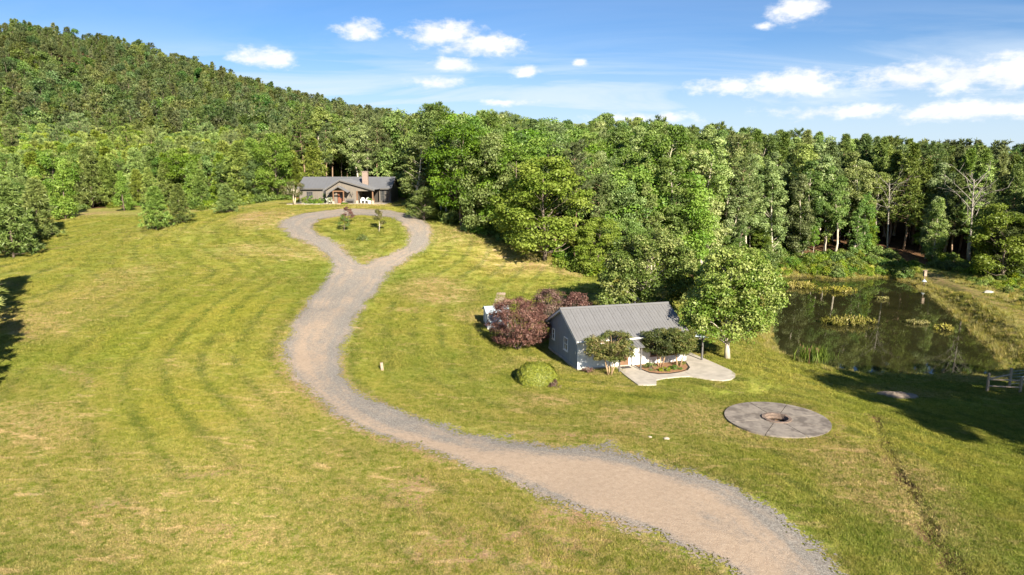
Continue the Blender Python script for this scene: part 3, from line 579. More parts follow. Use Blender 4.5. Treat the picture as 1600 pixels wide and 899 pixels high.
def broadleaf(seed, h, cb, rad, nc, per, cr, ls, tr, prof='round', lean=0.03, flat=0.75, trunks=1, vis=0.5, shell=0.45):
    """h height, cb crown base, rad crown radius, nc clumps, per leaves in a clump, cr clump radius, ls leaf size, tr trunk radius"""
    rng = np.random.default_rng(seed); P = Plant(); ln = rng.normal(size=2)*lean*h
    def axis_at(z): t = z/h; return np.array([ln[0]*t*t+0.02*h*math.sin(t*5+seed), ln[1]*t*t+0.02*h*math.cos(t*4+seed), z])
    if trunks == 1:
        zs = np.linspace(0, h*0.88, 7); P.wood.tube([axis_at(z) if z > 0 else np.array([0, 0, -0.3]) for z in zs], [tr*(1.35 if i == 0 else 1)*(1-0.86*z/(h*.9)) for i, z in enumerate(zs)], 7)
    else:
        for k in range(trunks):
            a = 2*math.pi*(k+rng.random()*.6)/trunks; e = np.array([math.cos(a)*rad*.5, math.sin(a)*rad*.5, cb+(h-cb)*.45])
            P.wood.tube(bend((math.cos(a)*.15, math.sin(a)*.15, -0.1), e, rng, 0.05, 4, 0.06), [tr, tr*.85, tr*.6, tr*.3], 6)
    # lobes: a few big limbs with their own sub-crowns give the uneven outline
    nl = max(5, int(nc/9)); lobes = []
    for k in range(nl):
        t = (k+rng.random())/nl; a = k*2.4+rng.random()
        lobes.append((t, a))
    for k in range(nc):
        t, a = lobes[k % nl]; t = np.clip(t+rng.normal()*0.07, 0.0, 1.0); a = a+rng.normal()*0.45
        if prof == 'round': pr = math.sqrt(max(0.02, 1-(abs(t-0.42)/0.62)**2.2))
        elif prof == 'tall': pr = (0.45+0.55*math.sin(math.pi*min(1, t*0.9+0.12)))*(1 if t < .8 else 1-(t-.8)*2.2)
        elif prof == 'cone': pr = max(0.08, (1-t)**0.8*(0.55+0.45*min(1, t*6)))
        elif prof == 'vase': pr = 0.45+0.55*math.sqrt(max(0, 1-(abs(t-0.62)/0.55)**2))
        else: pr = 1-t
        lob = 1+0.22*math.sin(3*a+seed)+0.12*math.sin(7*t+a*2)
        rr = rad*pr*lob*(0.45+0.55*rng.random()**0.5)
        z = cb+(h-cb)*t*0.96; ax = axis_at(z); c = np.array([ax[0]+rr*math.cos(a), ax[1]+rr*math.sin(a), z])
        P.clump(c, cr*(0.7+0.6*rng.random()), int(per*(0.7+0.6*rng.random())), ls, rng, flat, shell=shell)
        if rng.random() < vis:
            zb = max(cb*0.55, z-rr*(0.5+0.5*rng.random())); r0 = max(0.03, tr*0.30*(1-zb/h))
            b0 = axis_at(zb) if trunks == 1 else np.array([c[0]*.4, c[1]*.4, cb+(z-cb)*.3])
            P.wood.tube(bend(b0, c, rng, 0.10, 4, 0.05), [r0, r0*.75, r0*.5, r0*.2], 4, False)
    return P, rng
def pine(seed, h, cb, rad, nb, tufts, tn, ls, tr, young=False):
    rng = np.random.default_rng(seed); P = Plant(); ph = rng.random()*6
    ax = lambda z: np.array([0.012*h*math.sin(z*.35+ph), 0.012*h*math.cos(z*.3+ph), z])
    zs = np.linspace(0, h*0.97, 7); P.wood.tube([ax(z) if z > 0 else np.array([0, 0, -.3]) for z in zs], [tr*(1-0.88*z/h) for z in zs], 7)
    for k in range(nb):
        t = (k+rng.random()*.8)/nb; z = cb+(h-cb)*t; a = k*2.399+rng.normal()*.25
        if young: L = rad*(1-t)**0.85*(0.75+0.45*rng.random())+0.25; rise = 0.30+0.5*t
        else: L = rad*math.sqrt(max(0.05, 1-(abs(t-0.42)/0.66)**2))*(0.6+0.55*rng.random()); rise = 0.15+0.45*t
        e = ax(z)+np.array([math.cos(a)*L, math.sin(a)*L, rise*L*(.6+.5*rng.random())])
        r0 = max(0.025, tr*0.28*(1-0.6*t)); P.wood.tube(bend(ax(z), e, rng, 0.05, 3, -0.05), [r0, r0*.6, r0*.2], 4, False)
        tone = rng.random()
        for q in range(tufts):
            s_ = 0.35+0.65*(q+rng.random()*.5)/tufts if tufts > 1 else 1.0; p = ax(z)*(1-s_)+e*s_+rng.normal(size=3)*np.array([.16, .16, .08])*L
            P.tuft(p, ls*0.75, tn, ls, rng, tone, dirn=(math.cos(a)*.55, math.sin(a)*.55, .75), spread=0.75)
    return P, rng
def shrub(seed, w, h, nc, per, cr, ls, ground=True):
    rng = np.random.default_rng(seed); P = Plant()
    for k in range(nc):
        a = rng.random()*2*math.pi; q = math.sqrt(rng.random()); z = h*math.sqrt(max(0, 1-q*q*.9))*(0.35+0.65*rng.random())
        P.clump((q*w*math.cos(a), q*w*math.sin(a), max(cr*.4, z-cr*.4)), cr*(.7+.6*rng.random()), per, ls, rng, .8)
    for k in range(5):
        a = rng.random()*6.28; P.wood.tube([(0, 0, -.1), (w*.3*math.cos(a), w*.3*math.sin(a), h*.5), (w*.5*math.cos(a), w*.5*math.sin(a), h*.8)], [.05, .03, .01], 4, False)
    return P, rng
def dead_tree(seed, h, tr):
    rng = np.random.default_rng(seed); m = MB(); ax = lambda z: np.array([0.10*z*math.sin(seed), 0.05*z, z])
    zs = np.linspace(0, h*.8, 6); m.tube([ax(z)-np.array([0, 0, .3 if z == 0 else 0]) for z in zs], [tr*(1-.75*z/h) for z in zs], 7)
    for k in range(13):
        z = h*(.42+.38*k/13); a = k*2.4+rng.random(); L = h*.30*(1-.3*k/13)*(.7+.5*rng.random())
        e = ax(z)+np.array([math.cos(a)*L*.75, math.sin(a)*L*.75, L*.75]); path = bend(ax(z), e, rng, .10, 5); r0 = tr*.34
        m.tube(path, [r0, r0*.8, r0*.6, r0*.4, r0*.15], 5, False)
        for q in range(4):
            p = path[1+q % 4]; d = unit(rng.normal(size=3)+np.array([math.cos(a), math.sin(a), 1.0]))*L*.38
            sub = bend(p, p+d, rng, .1, 3); m.tube(sub, [r0*.4, r0*.28, r0*.1], 4, False)
            m.tube(bend(sub[1], sub[1]+unit(d+rng.normal(size=3)*.15*L)*L*.22, rng, .1, 3), [r0*.22, r0*.15, r0*.05], 3, False)
    return m

PROTO = {}      # kind -> list of (trunk mesh, crown mesh, height)
JOIN = {}       # kind -> list of joined prototype objects for the masses
def reg(kind, name, P, rng, leafm, barkm, asp, h, join=True):
    t, c = P.meshes(name, MAT[leafm], MAT[barkm], asp, rng); PROTO.setdefault(kind, []).append((t, c, h))
    if join: JOIN.setdefault(kind, []).append((P.joined(name, MAT[leafm], MAT[barkm], asp, rng), h))
for s in range(4):      # tall woodland broadleaf, 24 m
    P, r = broadleaf(100+s, 24, 8.0+s*.9, 3.5, 96, 150, 1.1, .36, .30, 'tall', .035, .68, vis=.6); reg('tall', 'tall_broadleaf', P, r, 'oak', 'palebark', .62, 24)
for s in range(3):      # pale shimmering broadleaf (poplar-like)
    P, r = broadleaf(140+s, 23, 6.5+s*1.2, 3.2, 88, 150, 1.15, .35, .29, 'tall', .04, .66, vis=.65); reg('paletall', 'pale_broadleaf', P, r, 'pale', 'palebark', .62, 23)
for s in range(3):      # rounded broadleaf, 14 m
    P, r = broadleaf(200+s, 14, 2.6, 4.6, 110, 150, 1.2, .32, .24, 'round', .02, .72, vis=.4); reg('round', 'round_broadleaf', P, r, 'oak', 'bark', .62, 14)
for s in range(3):
    P, r = broadleaf(230+s, 12, 1.6, 4.0, 110, 150, 1.1, .28, .2, 'round', .02, .62, vis=.35); reg('brightround', 'bright_broadleaf', P, r, 'bright', 'bark', .62, 12)
for s in range(2):      # bright narrow tree
    P, r = broadleaf(260+s, 8, .3, 1.75, 95, 110, .6, .22, .12, 'cone', .01, .75, vis=.2); reg('narrow', 'narrow_broadleaf', P, r, 'lime', 'bark', .6, 8)
for s in range(4):      # tall loblolly-like pine, 23 m
    P, r = pine(300+s, 23, 10.0+s*.9, 3.6, 46, 5, 26, .85, .24); reg('pine', 'tall_pine', P, r, 'pine', 'pinebark', .13, 23)
for s in range(4):      # young pine, 9 m, foliage to the ground
    P, r = pine(340+s, 9, .4, 2.25, 84, 4, 30, .60, .13, True); reg('youngpine', 'young_pine', P, r, 'youngpine', 'bark', .15, 9)
for s in range(3):      # wood-edge broadleaf, foliage almost to the ground
    P, r = broadleaf(160+s, 20, 1.6, 3.0, 110, 140, 1.05, .34, .26, 'tall', .03, .68, vis=.55); reg('edge', 'edge_broadleaf', P, r, 'pale' if s == 1 else 'oak', 'palebark', .62, 20)
for s in range(2):      # mature pointed pine
    P, r = pine(360+s, 22, 5.5, 3.9, 100, 4, 26, .80, .24, True); reg('spire', 'spire_pine', P, r, 'pine', 'pinebark', .15, 22)
for s in range(3):      # hill trees, coarse
    P, r = broadleaf(400+s, 12, 2.0, 4.2, 50, 76, 1.45, .52, .2, 'round', .02, .75, vis=.15); reg('hill', 'hill_broadleaf', P, r, 'hill', 'bark', .65, 12)
for s in range(2):
    P, r = pine(430+s, 13, 2.5+2*s, 2.7, 34, 3, 18, .95, .2, s == 0); reg('hillpine', 'hill_pine', P, r, 'hillpine', 'bark', .2, 13)
for s in range(2):
    P, r = shrub(500+s, 1.3, 1.5, 26, 55, .5, .24); reg('bush', 'bush', P, r, 'shrub', 'bark', .6, 1.5)
for s in range(2):
    P, r = shrub(520+s, 1.5, 1.9, 28, 60, .55, .26); reg('darkbush', 'dark_bush', P, r, 'oak', 'bark', .6, 1.9)

def tree(name, kind, var, x, y, h, label, cat='tree', group=None, rz=None, wide=1.0, z=None):
    t, c, h0 = PROTO[kind][var % len(PROTO[kind])]; s = h/h0
    rz = (x*12.9898+y*78.233) % 6.283 if rz is None else rz
    e = empty(name, (x, y, (gz(x, y) if z is None else z)-0.05), rz); tag(e, label, cat, group)
    if t: put('trunk', t, e, sc=(s*wide, s*wide, s))
    put('crown', c, e, sc=(s*wide, s*wide, s)); return e

_hid = bpy.data.collections.new('scatter_sources')
def scatter(name, kinds, pts, rot, scl, idx, label, cat, attrs=None, meshes=None):
    """one object: point cloud whose points carry copies of the source plants (geometry nodes)"""
    col = bpy.data.collections.new(name+'_sources')
    srcs = meshes if meshes is not None else [j[0] for k in kinds for j in JOIN[k]]
    for i, me in enumerate(srcs):
        col.objects.link(bpy.data.objects.new('%s_source_%02d' % (name, i), me))
    me = bpy.data.meshes.new(name); me.vertices.add(len(pts)); me.vertices.foreach_set('co', np.asarray(pts, np.float32).ravel())
    for n, a in dict(rot=rot, scl=scl, **(attrs or {})).items():
        at = me.attributes.new(n, 'FLOAT', 'POINT'); at.data.foreach_set('value', np.asarray(a, np.float32))
    at = me.attributes.new('idx', 'INT', 'POINT'); at.data.foreach_set('value', np.asarray(idx, np.int32))
    o = put(name, me); tag(o, label, None, kind='stuff')
    ng = bpy.data.node_groups.new(name, 'GeometryNodeTree')
    ng.interface.new_socket('Geometry', in_out='INPUT', socket_type='NodeSocketGeometry'); ng.interface.new_socket('Geometry', in_out='OUTPUT', socket_type='NodeSocketGeometry')
    gi = ng.nodes.new('NodeGroupInput'); go = ng.nodes.new('NodeGroupOutput')
    ci = ng.nodes.new('GeometryNodeCollectionInfo'); ci.inputs['Collection'].default_value = col; ci.inputs['Separate Children'].default_value = True; ci.inputs['Reset Children'].default_value = True
    ip = ng.nodes.new('GeometryNodeInstanceOnPoints'); ip.inputs['Pick Instance'].default_value = True
    def na(n, t='FLOAT'):
        q = ng.nodes.new('GeometryNodeInputNamedAttribute'); q.data_type = t; q.inputs[0].default_value = n
        return next(s for s in q.outputs if s.enabled)
    cx = ng.nodes.new('ShaderNodeCombineXYZ'); L = ng.links.new
    L(na('rot'), cx.inputs[2]); L(gi.outputs[0], ip.inputs['Points']); L(ci.outputs[0], ip.inputs['Instance'])
    L(na('idx', 'INT'), ip.inputs['Instance Index']); L(cx.outputs[0], ip.inputs['Rotation']); L(na('scl'), ip.inputs['Scale']); L(ip.outputs[0], go.inputs[0])
    md = o.modifiers.new('scatter', 'NODES'); md.node_group = ng
    return o
# ------------------------------------------------------------------ cottage
CX0, CY0, CANG = 5.55, 55.75, COTTAGE[2]
def cw(u, v):
    c, s = math.cos(CANG), math.sin(CANG); return CX0+u*c-v*s, CY0+u*s+v*c
def slope_panel(mb, u0, u1, a, b, th=0.035, ribs=(), axis='x', rib_h=0.03, rib_w=0.05):
    """slab between eave line a=(p,z) and ridge line b=(p,z) from u0 to u1, with ribs running up the slope"""
    a = np.array(a, float); b = np.array(b, float); d = (b-a)/np.linalg.norm(b-a); n = np.array([-d[1], d[0]])
    if n[1] < 0: n = -n
    def pt(u, q): return (u, q[0], q[1]) if axis == 'x' else (q[0], u, q[1])
    def slab(x0, x1, h0, h1):
        q = [a+n*h0, b+n*h0, b+n*h1, a+n*h1]
        vs = [pt(x0, w) for w in q]+[pt(x1, w) for w in q]
        mb.add(vs, [(0, 1, 2, 3), (7, 6, 5, 4), (0, 4, 5, 1), (1, 5, 6, 2), (2, 6, 7, 3), (3, 7, 4, 0)])
    slab(u0, u1, 0, th)
    for r in ribs: slab(r-rib_w/2, r+rib_w/2, th, th+rib_h)
    return mb
def window(parent, cx, cz, w, h, plane, sign, axis, mat='white', nx=2, nz=2, depth=0.07, recess=0.02):
    """a framed window proud of a wall. axis 'x': wall runs along x at y=plane; 'y': wall runs along y at x=plane; sign: outward side"""
    def bx(a0, a1, z0, z1, d0, d1):
        m = MB(); p0, p1 = sorted((plane+sign*d0, plane+sign*d1))
        return m.box(a0, a1, p0, p1, z0, z1) if axis == 'x' else m.box(p0, p1, a0, a1, z0, z1)
    x0, x1, z0, z1 = cx-w/2, cx+w/2, cz-h/2, cz+h/2; f = 0.075
    fr = MB()
    for q in ((x0, x1, z1-f, z1), (x0, x1, z0, z0+f), (x0, x0+f, z0+f, z1-f), (x1-f, x1, z0+f, z1-f)):
        t = bx(*q, 0.0, depth); fr.add(t.v, t.f)
    wn = fr.build('window', MAT[mat], parent)
    bx(x0-.06, x1+.06, z0-.06, z0-.002, 0, depth+.04).build('sill', MAT[mat], wn)
    for i in range(nx):
        for j in range(nz):
            a0 = x0+f+(w-2*f)*i/nx+.012; a1 = x0+f+(w-2*f)*(i+1)/nx-.012; b0 = z0+f+(h-2*f)*j/nz+.012; b1 = z0+f+(h-2*f)*(j+1)/nz-.012
            bx(a0, a1, b0, b1, 0.004, recess).build('pane', MAT['glass'], wn)
    for i in range(1, nx): bx(x0+f+(w-2*f)*i/nx-.02, x0+f+(w-2*f)*i/nx+.02, z0+f, z1-f, .004, depth-.012).build('muntin', MAT[mat], wn)
    for j in range(1, nz): bx(x0+f, x1-f, z0+f+(h-2*f)*j/nz-.02, z0+f+(h-2*f)*j/nz+.02, .004, depth-.016).build('muntin', MAT[mat], wn)
    return wn
def build_cottage():
    e = empty('cottage', (CX0, CY0, 0), CANG)
    tag(e, 'small white and grey cottage with a low ribbed metal roof beside the driveway', 'cottage')
    L, W = 10.0, 7.7; EZ, RZ, RV = 2.62, 4.60, 3.85; ov = 0.4
    wt = lambda v: EZ+(RZ-EZ)*((v+ov) if v <= RV else (W+ov-v))/(RV+ov)-0.03
    MB().box(-.06, L+.06, -.06, W+.06, -.5, .16).build('foundation', MAT['concrete'], e)
    fw = MB()
    D0, D1, W0, W1 = 3.72, 4.66, 6.7, 9.0
    zt = wt(0)
    for q in ((0, D0, .16, zt), (D0, D1, 2.22, zt), (D1, W0, .16, zt), (W0, W1, .16, .78), (W0, W1, 2.18, zt), (W1, L, .16, zt)):
        fw.box(q[0], q[1], 0, .14, q[2], q[3])
    fo = fw.build('front_wall', MAT['white'], e)
    bt = MB().box(-.02, .02, -.018, -.001, .16, 2.6).mesh('batten', MAT['white'])
    for i in range(34):
        u = .15+i*.296
        if D0-.05 < u < D1+.05 or W0-.05 < u < W1+.05: continue
        put('batten', bt, fo, (u, 0, 0))
    MB().box(0, L, W-.14, W, .16, wt(W)).build('back_wall', MAT['greyboard'], e)
    for side, x in (('left', 0), ('right', L)):
        gw = MB(); sx = 1 if x == 0 else -1
        gw.prism([(.14, .16), (W-.14, .16), (W-.14, wt(W-.14)), (RV, wt(RV)), (.14, wt(.14))], 'x', x+sx*.03, x+sx*.14)
        go = gw.build('gable_wall', MAT['greyboard'], e)
        n = 26
        for i in range(n):
            v0 = W*i/n+.006; v1 = W*(i+1)/n-.006
            pts = [(v0, .16), (v1, .16), (v1, wt(v1))]+([(RV, wt(RV))] if v0 < RV < v1 else [])+[(v0, wt(v0))]
            MB().prism(pts, 'x', *sorted((x-sx*.005*(i % 2), x+sx*.028))).build('board', MAT['greyboard'], go)
    MB().box(-.035, .10, -.03, .06, .16, wt(0)-.02).build('corner_trim', MAT['white'], e)
    MB().box(L-.10, L+.035, -.03, .06, .16, wt(0)-.02).build('corner_trim', MAT['white'], e)
    window(e, 2.9, 1.62, .98, 1.15, -.006, -1, 'y')
    window(e, 6.3, 1.75, .62, 1.0, -.006, -1, 'y', nx=1)
    window(e, (W0+W1)/2, 1.48, W1-W0, 1.40, 0.06, -1, 'x', 'timber', 3, 1, .08)
    window(e, 1.9, 1.5, 1.0, 1.2, 0.0, -1, 'x', 'white', 2, 2)
    d = MB().box(D0+.02, D1-.02, .05, .10, .16, 2.20).build('door', MAT['timber'], e)
    for z0, z1 in ((.35, 1.0), (1.15, 2.0)): MB().box(D0+.16, D1-.16, .035, .049, z0, z1).build('door_panel', MAT['timber'], d)
    MB().tube([(D1-.14, .05, 1.15), (D1-.14, -.02, 1.15), (D1-.22, -.02, 1.15)], .018, 6).build('handle', MAT['black'], d)
    MB().box(-.012, .0, 1.0, 1.10, 1.3, 1.52).build('meter_box', MAT['white'], e, loc=(-.03, -.55, 0))
    MB().box(-.06, 0, .9, 1.08, 2.0, 2.14).build('wall_lamp', MAT['white'], e, loc=(-.01, 6.4, 0.1))
    # roof: ribbed sheets laid side by side, ridge cap, barge boards
    rf = MB().prism([(-.34, EZ-.03), (RV, RZ-.03-.0), (W+.34, EZ-.03), (W+.34, EZ-.10), (RV, RZ-.10), (-.34, EZ-.10)], 'x', -.26, L+.26).build('roof', MAT['white'], e)
    n = 12; x0, x1 = -.32, L+.32; pw_ = (x1-x0)/n; mb = MB()
    slope_panel(mb, 0.004, pw_-.004, (-ov, EZ), (RV, RZ), ribs=[.03, pw_*.34, pw_*.67], rib_h=.018, rib_w=.04)
    fm = mb.mesh('roof_sheet', MAT['metalroof']); mb = MB()
    slope_panel(mb, 0.004, pw_-.004, (W+ov, EZ), (RV, RZ), ribs=[.03, pw_*.25, pw_*.5, pw_*.75]); bm_ = mb.mesh('roof_sheet', MAT['metalroof'])
    for i in range(n):
        put('roof_sheet', fm, rf, (x0+i*pw_, 0, .002*(i % 2))); put('roof_sheet', bm_, rf, (x0+i*pw_, 0, .002*(i % 2)))
    MB().prism([(RV-.22, RZ-.02), (RV, RZ+.085), (RV+.22, RZ-.02), (RV+.22, RZ+.005), (RV, RZ+.12), (RV-.22, RZ+.005)], 'x', x0-.01, x1+.01).build('ridge_cap', MAT['metalroof'], rf)
    MB().tube([(-.3, -.46, EZ-.06), (L+.3, -.46, EZ-.08)], .055, 8).build('gutter', MAT['white'], rf)
    MB().tube([(L+.12, -.46, EZ-.1), (L+.10, -.1, EZ-.35), (L+.10, -.08, .2)], .035, 6).build('downspout', MAT['white'], rf)
    MB().tube([(7.6, 5.2, 4.0), (7.6, 5.2, 4.6)], .05, 8).build('vent_pipe', MAT['greyroof'], rf)
    for x in (-.30, L+.265):
        for a, b in (((-ov+.0, EZ-.02), (RV, RZ-.02)), ((RV, RZ-.02), (W+ov, EZ-.02))):
            MB().prism([a, b, (b[0], b[1]-.17), (a[0], a[1]-.17)], 'x', x, x+.035).build('barge_board', MAT['white'], rf)
    MB().box(-.26, L+.26, -.385, -.345, EZ-.17, EZ-.012).build('fascia', MAT['white'], rf)
    MB().box(-.26, L+.26, W+.345, W+.385, EZ-.17, EZ-.012).build('fascia', MAT['white'], rf)
    # entrance awning
    aw = MB(); slope_panel(aw, 2.95, 5.30, (-1.75, 2.08), (-.02, 2.46), ribs=[3.0+.28*i for i in range(9)]); a = aw.build('awning', MAT['metalroof'], e)
    for u in (3.15, 5.10): MB().box(u-.055, u+.055, -1.5, -1.39, .08, 2.09).build('post', MAT['darkpost'], a)
    MB().box(3.0, 5.25, -1.50, -1.40, 2.0, 2.085, ).build('beam', MAT['darkpost'], a, loc=(0, 0.12, -.02))
    for u in (3.1, 5.15): MB().prism([(-1.3, 2.06), (-.02, 2.33), (-.02, 2.43), (-1.3, 2.16)], 'x', u-.03, u+.03).build('rafter', MAT['darkpost'], a)
    # side canopy on the far gable
    cn = MB(); slope_panel(cn, -.3, 7.4, (12.15, 2.12), (10.05, 2.44), ribs=[-.2+.3*i for i in range(26)], axis='y'); c = cn.build('side_canopy', MAT['bluegrey'], e)
    for v in (-.05, 3.4, 7.1): MB().box(11.65, 11.79, v-.07, v+.07, -.1, 2.16).build('post', MAT['darkpost'], c)
    MB().box(11.66, 11.78, -.25, 7.3, 1.99, 2.15).build('beam', MAT['darkpost'], c, loc=(0, 0, .012))
    for v in (-.05, 3.4): MB().box(10.05, 11.9, v-.04, v+.04, 2.0, 2.10).build('brace', MAT['darkpost'], c)
    return e
build_cottage()
def place_local(o): o.location = (CX0, CY0, 0); o.rotation_euler = (0, 0, CANG); return o
PAT = [(3.45,-.07),(3.2,-2.5),(3.1,-5.2),(4.5,-5.5),(5.1,-4.35),(6.0,-4.15),(6.9,-4.05),(8.2,-4.15),(8.8,-4.75),(9.4,-5.45),(10.1,-5.9),(10.9,-5.85),(11.6,-5.4),(12.15,-4.6),(12.4,-3.4),(12.3,-1.5),(12.05,2.4),(10.12,2.4),(10.12,-.2),(9.85,-.9),(9.5,-1.9),(8.9,-2.6),(8.0,-3.0),(6.9,-3.15),(6.0,-3.0),(5.4,-2.5),(5.2,-1.6),(5.15,-.07)]
pt = place_local(MB().prism(PAT, 'z', -.35, .09).build('patio', MAT['concrete'])); tag(pt, 'pale curved concrete walk and patio in front of the cottage', None, kind='structure')
MB().box(8.42, 8.44, -4.2, -3.0, .0905, .094).build('control_joint', MAT['oldconcrete'], pt)
MB().box(5.2, 5.22, -4.25, -3.0, .0905, .094).build('control_joint', MAT['oldconcrete'], pt)
BED = [(5.22,-.1),(5.25,-1.6),(5.45,-2.4),(6.05,-2.92),(6.9,-3.06),(7.95,-2.9),(8.8,-2.52),(9.38,-1.85),(9.7,-.9),(9.9,-.1)]
bd = empty('planting_bed', (CX0, CY0, 0), CANG); tag(bd, 'curved mulch planting bed edged in black between cottage and patio', 'planting bed')
MB().prism([(x*.985+.11, y*.96-.02) for x, y in BED], 'z', -.2, .13).build('mulch', MAT['mulch'], bd)
ed = MB()
for (ax, ay), (bx_, by) in zip(BED[:-1], BED[1:]):
    ed.tube([(ax, ay, .11), (bx_, by, .11)], .035, 5)
ed.build('edging', MAT['black'], bd)
dm = place_local(MB().box(3.75, 4.6, -.75, -.18, .092, .115).build('door_mat', MAT['mat'])); tag(dm, 'small dark door mat on the concrete under the cottage awning', 'door mat')

def plant(name, P, rng, leafm, barkm, asp, x, y, label, cat, group=None, z=None, crown='crown', stem='trunk', rz=0):
    t, c = P.meshes(name, MAT[leafm], MAT[barkm], asp, rng); e = empty(name, (x, y, gz(x, y) if z is None else z), rz); tag(e, label, cat, group)
    if t: put(stem, t, e)
    put(crown, c, e); return e
def myrtle(seed, u, v, h, r_, label):
    P, r = broadleaf(seed, h, h*.40, r_, 250, 70, .31, .125, .055, 'vase', 0, .7, trunks=5, vis=.5); x, y = cw(u, v)
    return plant('crepe_myrtle', P, r, 'myrtle', 'myrtlebark', .5, x, y, label, 'tree', 'crepe myrtles along the cottage front', z=gz(x, y)+.02)
myrtle(601, 2.1, -1.9, 3.35, 1.85, 'multi-stemmed crepe myrtle on the lawn left of the cottage awning')
myrtle(602, 7.15, -1.0, 3.15, 1.45, 'crepe myrtle in the planting bed, nearer the cottage awning')
myrtle(603, 8.7, -1.35, 3.25, 1.45, 'crepe myrtle in the planting bed, nearer the patio end')
for i, (u, v, w, h, m, lab) in enumerate([(6.0,-1.5,.55,.75,'oak','leafy dark green clump in the planting bed beside the awning'),(6.9,-2.3,.5,.35,'shrub','low yellow green plant at the front of the planting bed'),(8.0,-2.1,.5,.35,'bright','low bright green plant under the bed myrtles'),(9.1,-.9,.4,.4,'pondweed','low rusty orange plant at the patio end of the bed'),(.55,-.9,.45,.5,'plum','small reddish shrub at the near corner of the cottage')]):
    P, r = shrub(620+i, w, h, 14, 40, .2, .10); x, y = cw(u, v)
    plant('low_shrub', P, r, m, 'bark', .5, x, y, lab, 'shrub', 'small plants along the cottage front', z=gz(x, y)+.08, crown='foliage', stem='stems')
# purple plums, boxwood, small dry shrub
def plum(seed, x, y, h, r_, label, nc=230):
    P, r = broadleaf(seed, h, h*.16, r_, nc, 75, .42, .14, .09, 'round', 0, .85, trunks=4, vis=.5)
    return plant('purple_plum', P, r, 'plum', 'bark', .5, x, y, label, 'tree', 'purple-leaved plums by the cottage')
plum(641, .55, 62.2, 4.7, 2.75, 'big purple-leaved plum at the grey end of the cottage')
plum(642, 4.0, 69.2, 3.9, 1.9, 'purple-leaved plum behind the cottage nearest the big plum', 120)
plum(643, 6.9, 69.8, 3.5, 1.5, 'purple-leaved plum behind the cottage beneath the wire fence', 90)
def boxwood():
    rng = np.random.default_rng(650); P = Plant(); n = 26000; d = unit(rng.normal(size=(n, 3))); d[:, 2] = np.abs(d[:, 2])
    k = (np.abs(d[:, 0])**2.6+np.abs(d[:, 1])**2.6+np.abs(d[:, 2])**2.6)**(-1/2.6)
    p = d*k[:, None]*np.array([1.62, 1.5, 1.5])*(1-.10*rng.random((n, 1))**2)
    b = 1+.055*np.sin(p[:, :1]*3.1+1)*np.cos(p[:, 1:2]*2.7)+.03*np.sin(p[:, :1]*11)*np.sin(p[:, 2:3]*9); p = p*b
    P.C.append(p); P.N.append(unit(d+rng.normal(size=(n, 3))*.35)); P.S.append(   .13*(.7+.6*rng.random(n))); P.T.append(rng.random(n)); P.A.append(np.full((n, 3), np.nan))
    for a in range(6): P.wood.tube([(0, 0, -.1), (math.cos(a)*.7, math.sin(a)*.7, .8), (math.cos(a)*1.1, math.sin(a)*1.1, 1.1)], [.05, .03, .015], 4, False)
    plant('boxwood', P, rng, 'box', 'bark', .6, 1.95, 52.2, 'round clipped yellow green boxwood on the lawn before the cottage', 'shrub', crown='foliage', stem='stems')
boxwood()
P, r = shrub(655, .55, .6, 16, 45, .2, .10); plant('dry_shrub', P, r, 'plum', 'bark', .4, 3.25, 50.9, 'small brownish shrub tucked against the round boxwood', 'shrub', crown='foliage', stem='stems')
# shed
def build_shed():
    e = empty('shed', (-1.75, 68.2, gz(-1.75, 68.2)-.05), R(12)); tag(e, 'small pale shed half hidden behind the big purple plum', 'shed')
    MB().box(-.9, 1.1, -1.1, 1.1, -.3, 1.62).build('wall', MAT['bluegrey'], e)
    for x, y in ((-.9, -1.1), (1.1, -1.1), (-.9, 1.1)): MB().box(x-.06, x+.06, y-.06, y+.06, -.3, 1.66).build('corner_trim', MAT['white'], e)
    m = MB(); slope_panel(m, -1.15, 1.35, (-1.35, 1.60), (0, 2.1), ribs=[-1.1+.4*i for i in range(7)]); rf = m.build('roof', MAT['bluegrey'], e)
    m = MB(); slope_panel(m, -1.15, 1.35, (1.35, 1.60), (0, 2.1), ribs=[-1.1+.4*i for i in range(7)]); m.build('roof_slope', MAT['bluegrey'], rf)
    MB().prism([(-1.1, 1.62), (1.1, 1.62), (0, 2.05)], 'x', -.9, -.84).build('gable', MAT['bluegrey'], e)
    d = MB().box(-.965, -.905, -.4, .4, -.1, 1.5).build('door', MAT['white'], e); MB().box(-.985, -.966, .22, .28, .6, .75).build('handle', MAT['black'], d)
build_shed()
# boards lying in the grass above the shed
bo = empty('board_walk', (-1.55, 76.2, gz(-1.55, 76.2)), R(-3)); tag(bo, 'short strip of weathered brown boards on the grass above the shed', 'boards')
for i in range(7):
    x, y = -.0+.02*i, -3.0+i*.98; q = MB().box(-.52, .52, -.44, .44, .03, .10).build('board', MAT['greywood'], bo, loc=(x, y, gz(-1.55+y*.05, 76.2+y)-gz(-1.55, 76.2))); q.rotation_euler = (math.atan2(gz(-1.5, 78)-gz(-1.5, 74), 4), 0, R((i*37) % 7-3))
